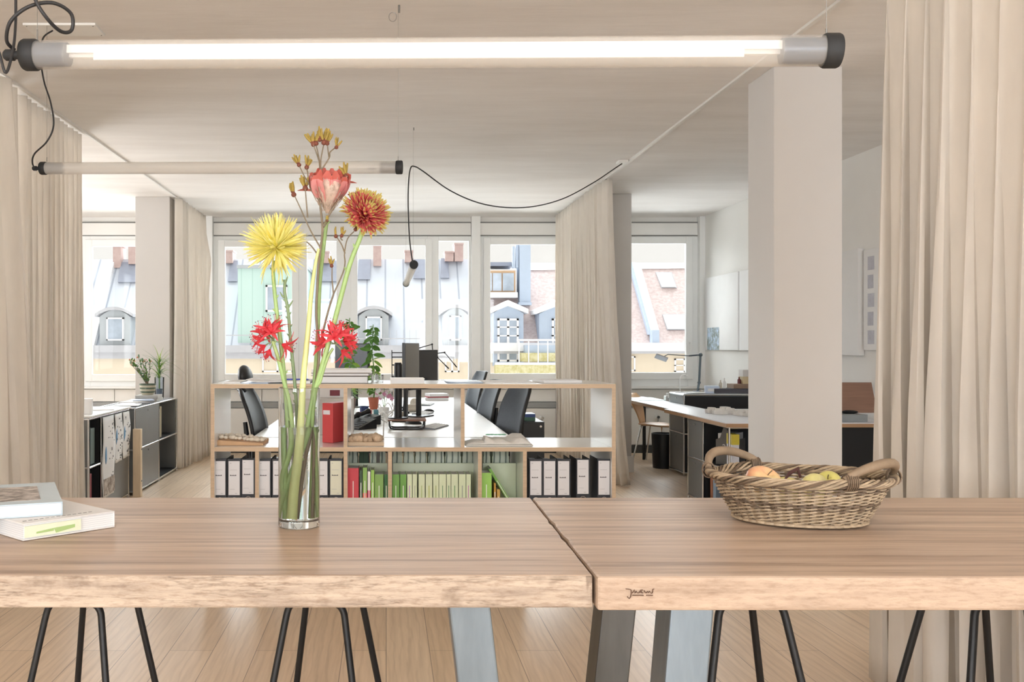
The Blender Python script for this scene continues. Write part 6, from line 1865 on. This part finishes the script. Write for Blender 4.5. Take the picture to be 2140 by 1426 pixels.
# ================================================================== the right side: desks, cabinets, chair, wall boards
M['desk_r'] = mat('pale_grey_desk_top', (226, 228, 234), 0.35, var=.02)
M['edge_wood'] = mat('wooden_desk_edge', (176, 140, 106), 0.5, var=.08)
def edged_desk(label, x0, x1, y0, y1, z, group):
    xm, ym = (x0 + x1) / 2, (y0 + y1) / 2
    t = thing('desk', label, 'desk', (xm, ym, 0), 0, group)
    w, d = (x1 - x0) / 2, (y1 - y0) / 2
    b = MB(); b.box(-w, w, -d, d, z - .006, z); b.build('desk_top', M['desk_r'], t)
    b = MB(); b.box(-w, w, -d, d, z - .034, z - .006); b.build('edge', M['edge_wood'], t, label='wooden edge')
    for sx in (.94,):
        if x1 - x0 > 1:
            b = MB(); b.box(3.09 - xm, w - .02, -d + .06, -d + .08, .05, z - .034); b.build('dark_fill_sheet', M['dark'], t, label='added dark sheet under the desk')  # dark sheet added to fill the black space under the desk
        for sy in (-1, 1):
            b = MB(); b.cyl((sx * w, sy * (d - .08), 0), (sx * w, sy * (d - .08), z - .034), .02, 10); b.build('leg', M['black'], t)
    return t
edged_desk('pale desk with wooden edge, the nearer one along the right wall', 2.615, 3.92, 7.36, 9.0, .742, 'wood-edged desks')
edged_desk('pale desk with wooden edge, the farther one beside the wooden chair', 2.70, 3.035, 9.02, 11.3, .735, 'wood-edged desks')
steel_cabinet('under_desk_cabinet', 'grey metal cabinet with open bay under the nearer right desk', 2.66, 3.06, 7.42, 8.42, .700, -1, [(7.42, 8.03, 'oo'), (8.03, 8.42, 'dd')], 2, top=M['dark'], group=None, open_end=True)
steel_cabinet('metal_cabinet', 'tall grey metal cabinet standing between the two right desks and the bin', 3.05, 3.90, 9.80, 10.28, .83, -1, [(9.80, 10.28, 'dd')], 2, group=None, front=M['usm'], ends=M['dark'])
t = thing('magazine_file', 'grey magazine file numbered 2 in the open bay under the right desk', 'magazine file', (2.74, 7.74, .375), R(50))
b = MB(); b.prism([(-.075, 0), (.075, 0), (.075, .20), (.04, .215), (.012, .30), (-.012, .30), (-.04, .215), (-.075, .20)], 'x', 0, .004); b.box(.004, .25, -.075, -.071, 0, .20); b.box(.004, .25, .071, .075, 0, .12)
b.build('case', mat('grey_board', (118, 116, 114), .6), t)
b = MB(); b.box(.01, .24, -.06, .06, .003, .25); b.build('papers', M['pages'], t)
b = MB(); b.text('2.', .06, Matrix.Translation((-.001, 0, .14)) @ Matrix(((0, 0, -1, 0), (-1, 0, 0, 0), (0, 1, 0, 0), (0, 0, 0, 1)))); b.build('number', M['paper'], t)
upright('file_box', 'white and yellow file box in the dark bay under the right desk', 'file box', 2.745, 7.50, .375, .12, .055, .27, mat('yellow_white_file', (214, 216, 226), .5))
b = MB(); b.box(-.0560, .001, -.0615, .0615, .19, .271)
b.build('yellow_spine_top', mat('yellow_card', (206, 190, 60), .5), COL.objects['file_box'])
for i, (y, w, h, rgb, lab) in enumerate(((7.95, .05, .27, (190, 130, 100), 'orange-brown book standing low in the cabinet under the right desk'), (7.87, .07, .27, (150, 172, 196), 'light blue folder standing low in the cabinet under the right desk'), (7.66, .16, .22, (70, 76, 80), 'dark grey box low in the cabinet under the right desk'))):
    upright('standing_folder', lab, 'folder', 2.94, y, .045, w, .24, h, bmat(rgb))
# small plaster models on the nearer right desk
rng = random.Random(41)
for i, (px, Y) in enumerate(((1487, 8.45), (1504, 8.3), (1527, 8.35), (1551, 8.15), (1568, 8.05), (1515, 8.55))):
    b = MB(); w = .045 + .012 * (i % 2); b.box(-w, w, -.05, .05, 0, .032); b.box(-w * .6, w * .7, -.03, .035, .032, .048)
    b.hexa([(-w * .9, -.045, .032), (w * .2, -.045, .032), (w * .2, .0, .032), (-w * .9, .0, .032)], [(-w * .8, -.04, .052), (w * .1, -.04, .052), (w * .1, -.005, .052), (-w * .8, -.005, .052)])
    solo('plaster_model', b, M['plaster'], ['small white plaster model, leftmost on the right desk', 'small white plaster model, second from the left on the right desk', 'small white plaster model, third in the row on the right desk', 'small white plaster model with a stepped top, nearest the right pillar', 'small white plaster model, half hidden by the right pillar', 'small white plaster model behind the row on the right desk'][i],
         'model', V(XP(px, Y), Y, .7425), rng.uniform(-.3, .3), 'small plaster models', bevel=.002)
# things on the tall cabinet
ZC = .84
b = MB(); b.box(-.17, .30, -.12, .12, 0, .05); b.box(-.17, .30, -.125, -.12, -.0, .03)
solo('document_tray', b, mat('dark_grey_tray', (78, 76, 84), .5), 'dark grey document tray on the metal cabinet behind the right desk', 'tray', V(XP(1520, 10.02), 10.02, ZC + .001), bevel=.003)
b = MB(); b.box(-.05, .32, -.10, .10, 0, .045)
solo('brown_box', b, mat('brown_card_box', (150, 124, 104), .7), 'flat brown box on the dark document tray', 'box', V(XP(1536, 10.02), 10.02, ZC + .052), bevel=.002)
b = MB(); b.box(-.04, .12, -.06, .06, 0, .075)
solo('wood_block', b, mat('pale_wood_block', (206, 188, 150), .6), 'pale wood block on the flat brown box', 'block', V(XP(1556, 10.02), 10.02, ZC + .098))
b = MB(); b.box(-.04, .12, -.06, .06, 0, .07)
solo('grey_block', b, M['card_grey'], 'light grey block on the pale wood block', 'block', V(XP(1556, 10.02), 10.02, ZC + .174))
t = thing('card_box', 'pale blue-grey box with label, left of the document tray', 'box', (XP(1488, 9.98), 9.98, ZC + .001), R(-14))
b = MB(); b.box(-.07, .07, -.05, .10, 0, .075); b.build('box', M['blue_sheet'], t, bevel=.002)
b = MB(); b.box(-.045, .045, -.0515, -.05, .02, .05); b.build('box_label', M['paper'], t)
for i, (px, Y, h) in enumerate(((1510, 9.96, .085), (1518, 10.0, .105), (1540, 9.95, .07))):
    b = MB(); b.lathe([(.001, 0), (.017, 0), (.017, h * .6), (.007, h * .75), (.007, h), (.001, h)], n=14)
    zz = ZC + (.053 if i < 3 else .1)
    if i == 2: zz = ZC + .098
    solo('small_bottle', b, [M['beige'], M['paper'], mat('dark_red_cap', (110, 50, 54), .4)][i], ['small beige bottle on the document tray', 'small white bottle on the document tray', 'small dark red bottle on the flat brown box'][i], 'bottle', V(XP([1503, 1511, 1546][i], 10.0), 9.96 if i < 2 else 10.02, zz))
b = MB(); b.box(-.12, .12, -.10, .10, 0, .008)
solo('drawing_sheet', b, M['paper'], 'white sheets lying on the left end of the tall metal cabinet', 'paper', V(3.25, 10.05, ZC + .001), R(10))
t = thing('adhesive_roll', 'cream roll standing beside the foot of the reading lamp', 'roll', (XP(1472, 10.1), 10.12, ZC + .001))
b = MB(); b.lathe([(.02, 0), (.045, 0), (.045, .025), (.02, .025), (.02, 0)], n=20); b.build('roll', M['beige'], t)
# reading lamp with a flat head
base = P(1457, 816, 10.15); base.z = ZC + .001
t = thing('reading_lamp', 'grey articulated reading lamp with flat head in front of the right window', 'lamp', base)
q = [P(1457, 816, 10.15), P(1461, 800, 10.15), P(1464, 742, 10.15), P(1440, 744, 10.15), P(1396, 741, 10.15), P(1388, 745, 10.15)]
q = [p - base for p in q]; q[0].z = .0
b = MB(); b.cyl((0, 0, 0), (0, 0, .015), .045, 20); b.build('base', M['grey_plastic'], t)
M['lamp_metal'] = mat('dark_blue_grey_metal', (92, 104, 112), .4, .4)
b = MB(); b.tube([q[0], q[1]], .012, 8); b.tube([q[1], q[2]], .012, 8); b.tube([q[2], q[3]], .008, 8); b.tube([q[3], q[4], q[5]], .005, 8); b.build('arm', M['lamp_metal'], t)
b = MB(); b.ball(q[2], .022, 10, 8); b.ball(q[1], .018, 10, 8); b.build('joint', M['lamp_metal'], t)
b = MB(); c = P(1382, 748, 10.15) - base; b.obox(c, (.13, .08, .012), Euler((R(-35), R(20), R(-10))).to_matrix()); b.build('lamp_head', M['steel'], t, bevel=.004)
# small white wall tap-like lamp on the sill and valve
b = MB(); b.tube(spline([V(0, 0, 0), V(0, 0, .13), V(.02, 0, .17), V(.05, 0, .175)], 5), .004, 6); b.ball((.06, 0, .17), (.022, .012, .012), 10, 6)
solo('small_white_lamp', b, M['white'], 'small white gooseneck lamp on the metal cabinet below the right window', 'lamp', V(XP(1420, 10.2), 10.18, ZC + .010))
b = MB(); b.box(-.04, .05, -.04, .04, 0, .05); b.ball((-.01, -.04, .03), .014, 8, 6); b.lathe([(.001, .05), (.016, .05), (.016, .08), (.001, .08)], n=12, c=(-.01, 0, 0))
solo('pencil_sharpener', b, M['white'], 'small white sharpener on the farther right desk beside the cabinet', 'sharpener', V(XP(1397, 10.5), 10.5, .7355), bevel=.003)
# glass sheet on the far desk
b = MB(); b.box(-.14, .16, -.30, .30, 0, .004)
solo('cutting_mat', b, mat('pale_turquoise_mat', (196, 224, 222), .3), 'pale turquoise cutting mat on the farther right desk', 'cutting mat', V(2.90, 10.75, .7355))
# waste bin
t = thing('waste_bin', 'black round waste bin beside the tall metal cabinet', 'bin', (3.03, 10.47, 0))
b = MB(); b.lathe([(.001, .0), (.110, .0), (.125, .37), (.125, .38), (.118, .38), (.105, .01), (.001, .01)], n=32); b.build('body', M['black'], t)
# bentwood chair
t = thing('wooden_chair', 'light wooden shell chair with slim chrome legs beside the right window', 'chair', (XP(1345, 10.9) + .14, 10.90, 0), R(-38))
M['beech'] = mat('light_beech_veneer', (226, 184, 138), .4, var=.05, vscale=4, stretch=(3, 3, .5))
M['beech2'] = mat('beech_seat_veneer', (196, 152, 110), .4, var=.05, vscale=4)
b = MB()
def bseat(u, v):
    a = 2 * PI * u
    return V(.20 * math.cos(a) * v + .01, .215 * math.sin(a) * v, .455 - .012 * v * v - .02 * max(0, math.cos(a)) * v ** 3)
b.grid(bseat, 32, 6); b.build('seat', M['beech2'], t, solid=.012)
b = MB()
def bback(u, v):
    w = (.07 + .10 * min(1, v * 1.25) ** 1.4) * (1 - max(0, v - .86) * 2.2)
    x = -.16 - .13 * v + .02 * math.sin(PI * v)
    return V(x - .02 * (1 - (2 * u - 1) ** 2) * v, w * (2 * u - 1), .445 + .34 * v)
b.grid(bback, 12, 14); b.build('backrest', M['beech'], t, solid=.012)
for sx, sy in ((1, 1), (1, -1), (-1, 1), (-1, -1)):
    b = MB(); b.tube([V(.03 * sx, .06 * sy, .435), V(.12 * sx, .13 * sy, .425), V(.20 * sx, .20 * sy, 0.005)], .009, 8); b.ball((.20 * sx, .20 * sy, .008), .012, 8, 6); b.build('leg', M['chrome'], t)
# radiator valves on the wall panels
def valve(label, px, py):
    t = thing('radiator_valve', label, 'valve', (XP(px, WY), WY + .02, ZP(py, WY)))
    b = MB(); b.cyl((0, -.05, 0), (0, 0, 0), .018, 12); b.tube([V(0, -.03, 0), V(0, -.03, -.09)], .009, 8); b.build('body', M['chrome'], t)
    b = MB(); b.cyl((-.035, -.03, 0), (-.012, -.03, 0), .020, 12); b.build('knob', M['white'], t)
valve('chrome radiator valve on the panel behind the wooden chair', 1375, 872)
valve('chrome radiator valve on the panel right of the nearest grey chair', 1133, 874)
# white wall boards on the right wall
def wallboard(label, ya, yb, z0, z1, t_=.03, group='white pin boards on the right wall'):
    t = thing('pin_board', label, 'pin board', (3.945, (ya + yb) / 2, (z0 + z1) / 2), 0, group)
    w, h = (yb - ya) / 2, (z1 - z0) / 2
    b = MB(); b.box(-t_, 0, -w, w, -h, h); b.build('board', M['paper'], t, bevel=.003)
    return t
yy = lambda px: 3.92 * FPX / (px - CX)
t = wallboard('white pin board nearest the window wall, with a small postcard', yy(1543), yy(1474), ZP(732, yy(1508)), ZP(575, yy(1508)))
b = MB(); b.box(-.0315, -.030, .05, .46, -.44, -.17)
b.move(Matrix.Translation((0, .0, 0))).build('postcard', speckle('postcard_print', (190, 210, 232), (110, 120, 110), 12, .5, .1), t)
wallboard('white pin board, the second from the window wall', yy(1640), yy(1546), ZP(732, yy(1508)) , ZP(575, yy(1508)) )
t = wallboard('white sliding board standing open right of the near pillar', yy(1800), yy(1700), 1.255, 2.14, .05)
b = MB(); b.box(-.053, -.05, -.15, .10, -.38, -.02); b.build('pinned_drawing', mat('pale_lilac_drawing', (222, 218, 226), .6, var=.04), t)
t = wallboard('white board with pinned sketches, beside the right curtain', yy(1880), yy(1806), 1.30, 2.12, .03)
b = MB()
for k in range(5): b.box(-.032, -.030, .10 + .012 * (k % 2), .20, -.36 + k * .15, -.25 + k * .15)
b.build('pinned_sketch', mat('grey_sketch_paper', (190, 190, 200), .6, var=.1, vscale=20), t)
# things on the nearer desk right of the pillar
b = MB(); b.box(-.32, .14, -.15, .15, 0, .055)
solo('flat_case', b, mat('grey_metal_case', (150, 156, 158), .45), 'flat grey case on the near right desk, between pillar and curtain', 'case', V(3.62, 7.62, .7425), bevel=.003)
b = MB(); b.hexa([(-.05, -.02, 0), (.25, -.02, 0), (.25, .0, 0), (-.05, .0, 0)], [(0, .07, .24), (.25, .07, .24), (.25, .09, .24), (0, .09, .24)])
solo('leaning_board', b, mat('brown_wood_panel', (150, 116, 98), .55, var=.12, vscale=3, stretch=(1, 1, 22)), 'brown wooden panel leaning on the grey case beside the right curtain', 'panel', V(3.68, 7.68, .799))
b = MB(); b.ball((0, 0, .012), (.07, .03, .015), 12, 6)
solo('dark_cloth', b, M['black_soft'], 'small dark crumpled cloth at the foot of the leaning wooden panel', 'cloth', V(3.68, 7.60, .798))
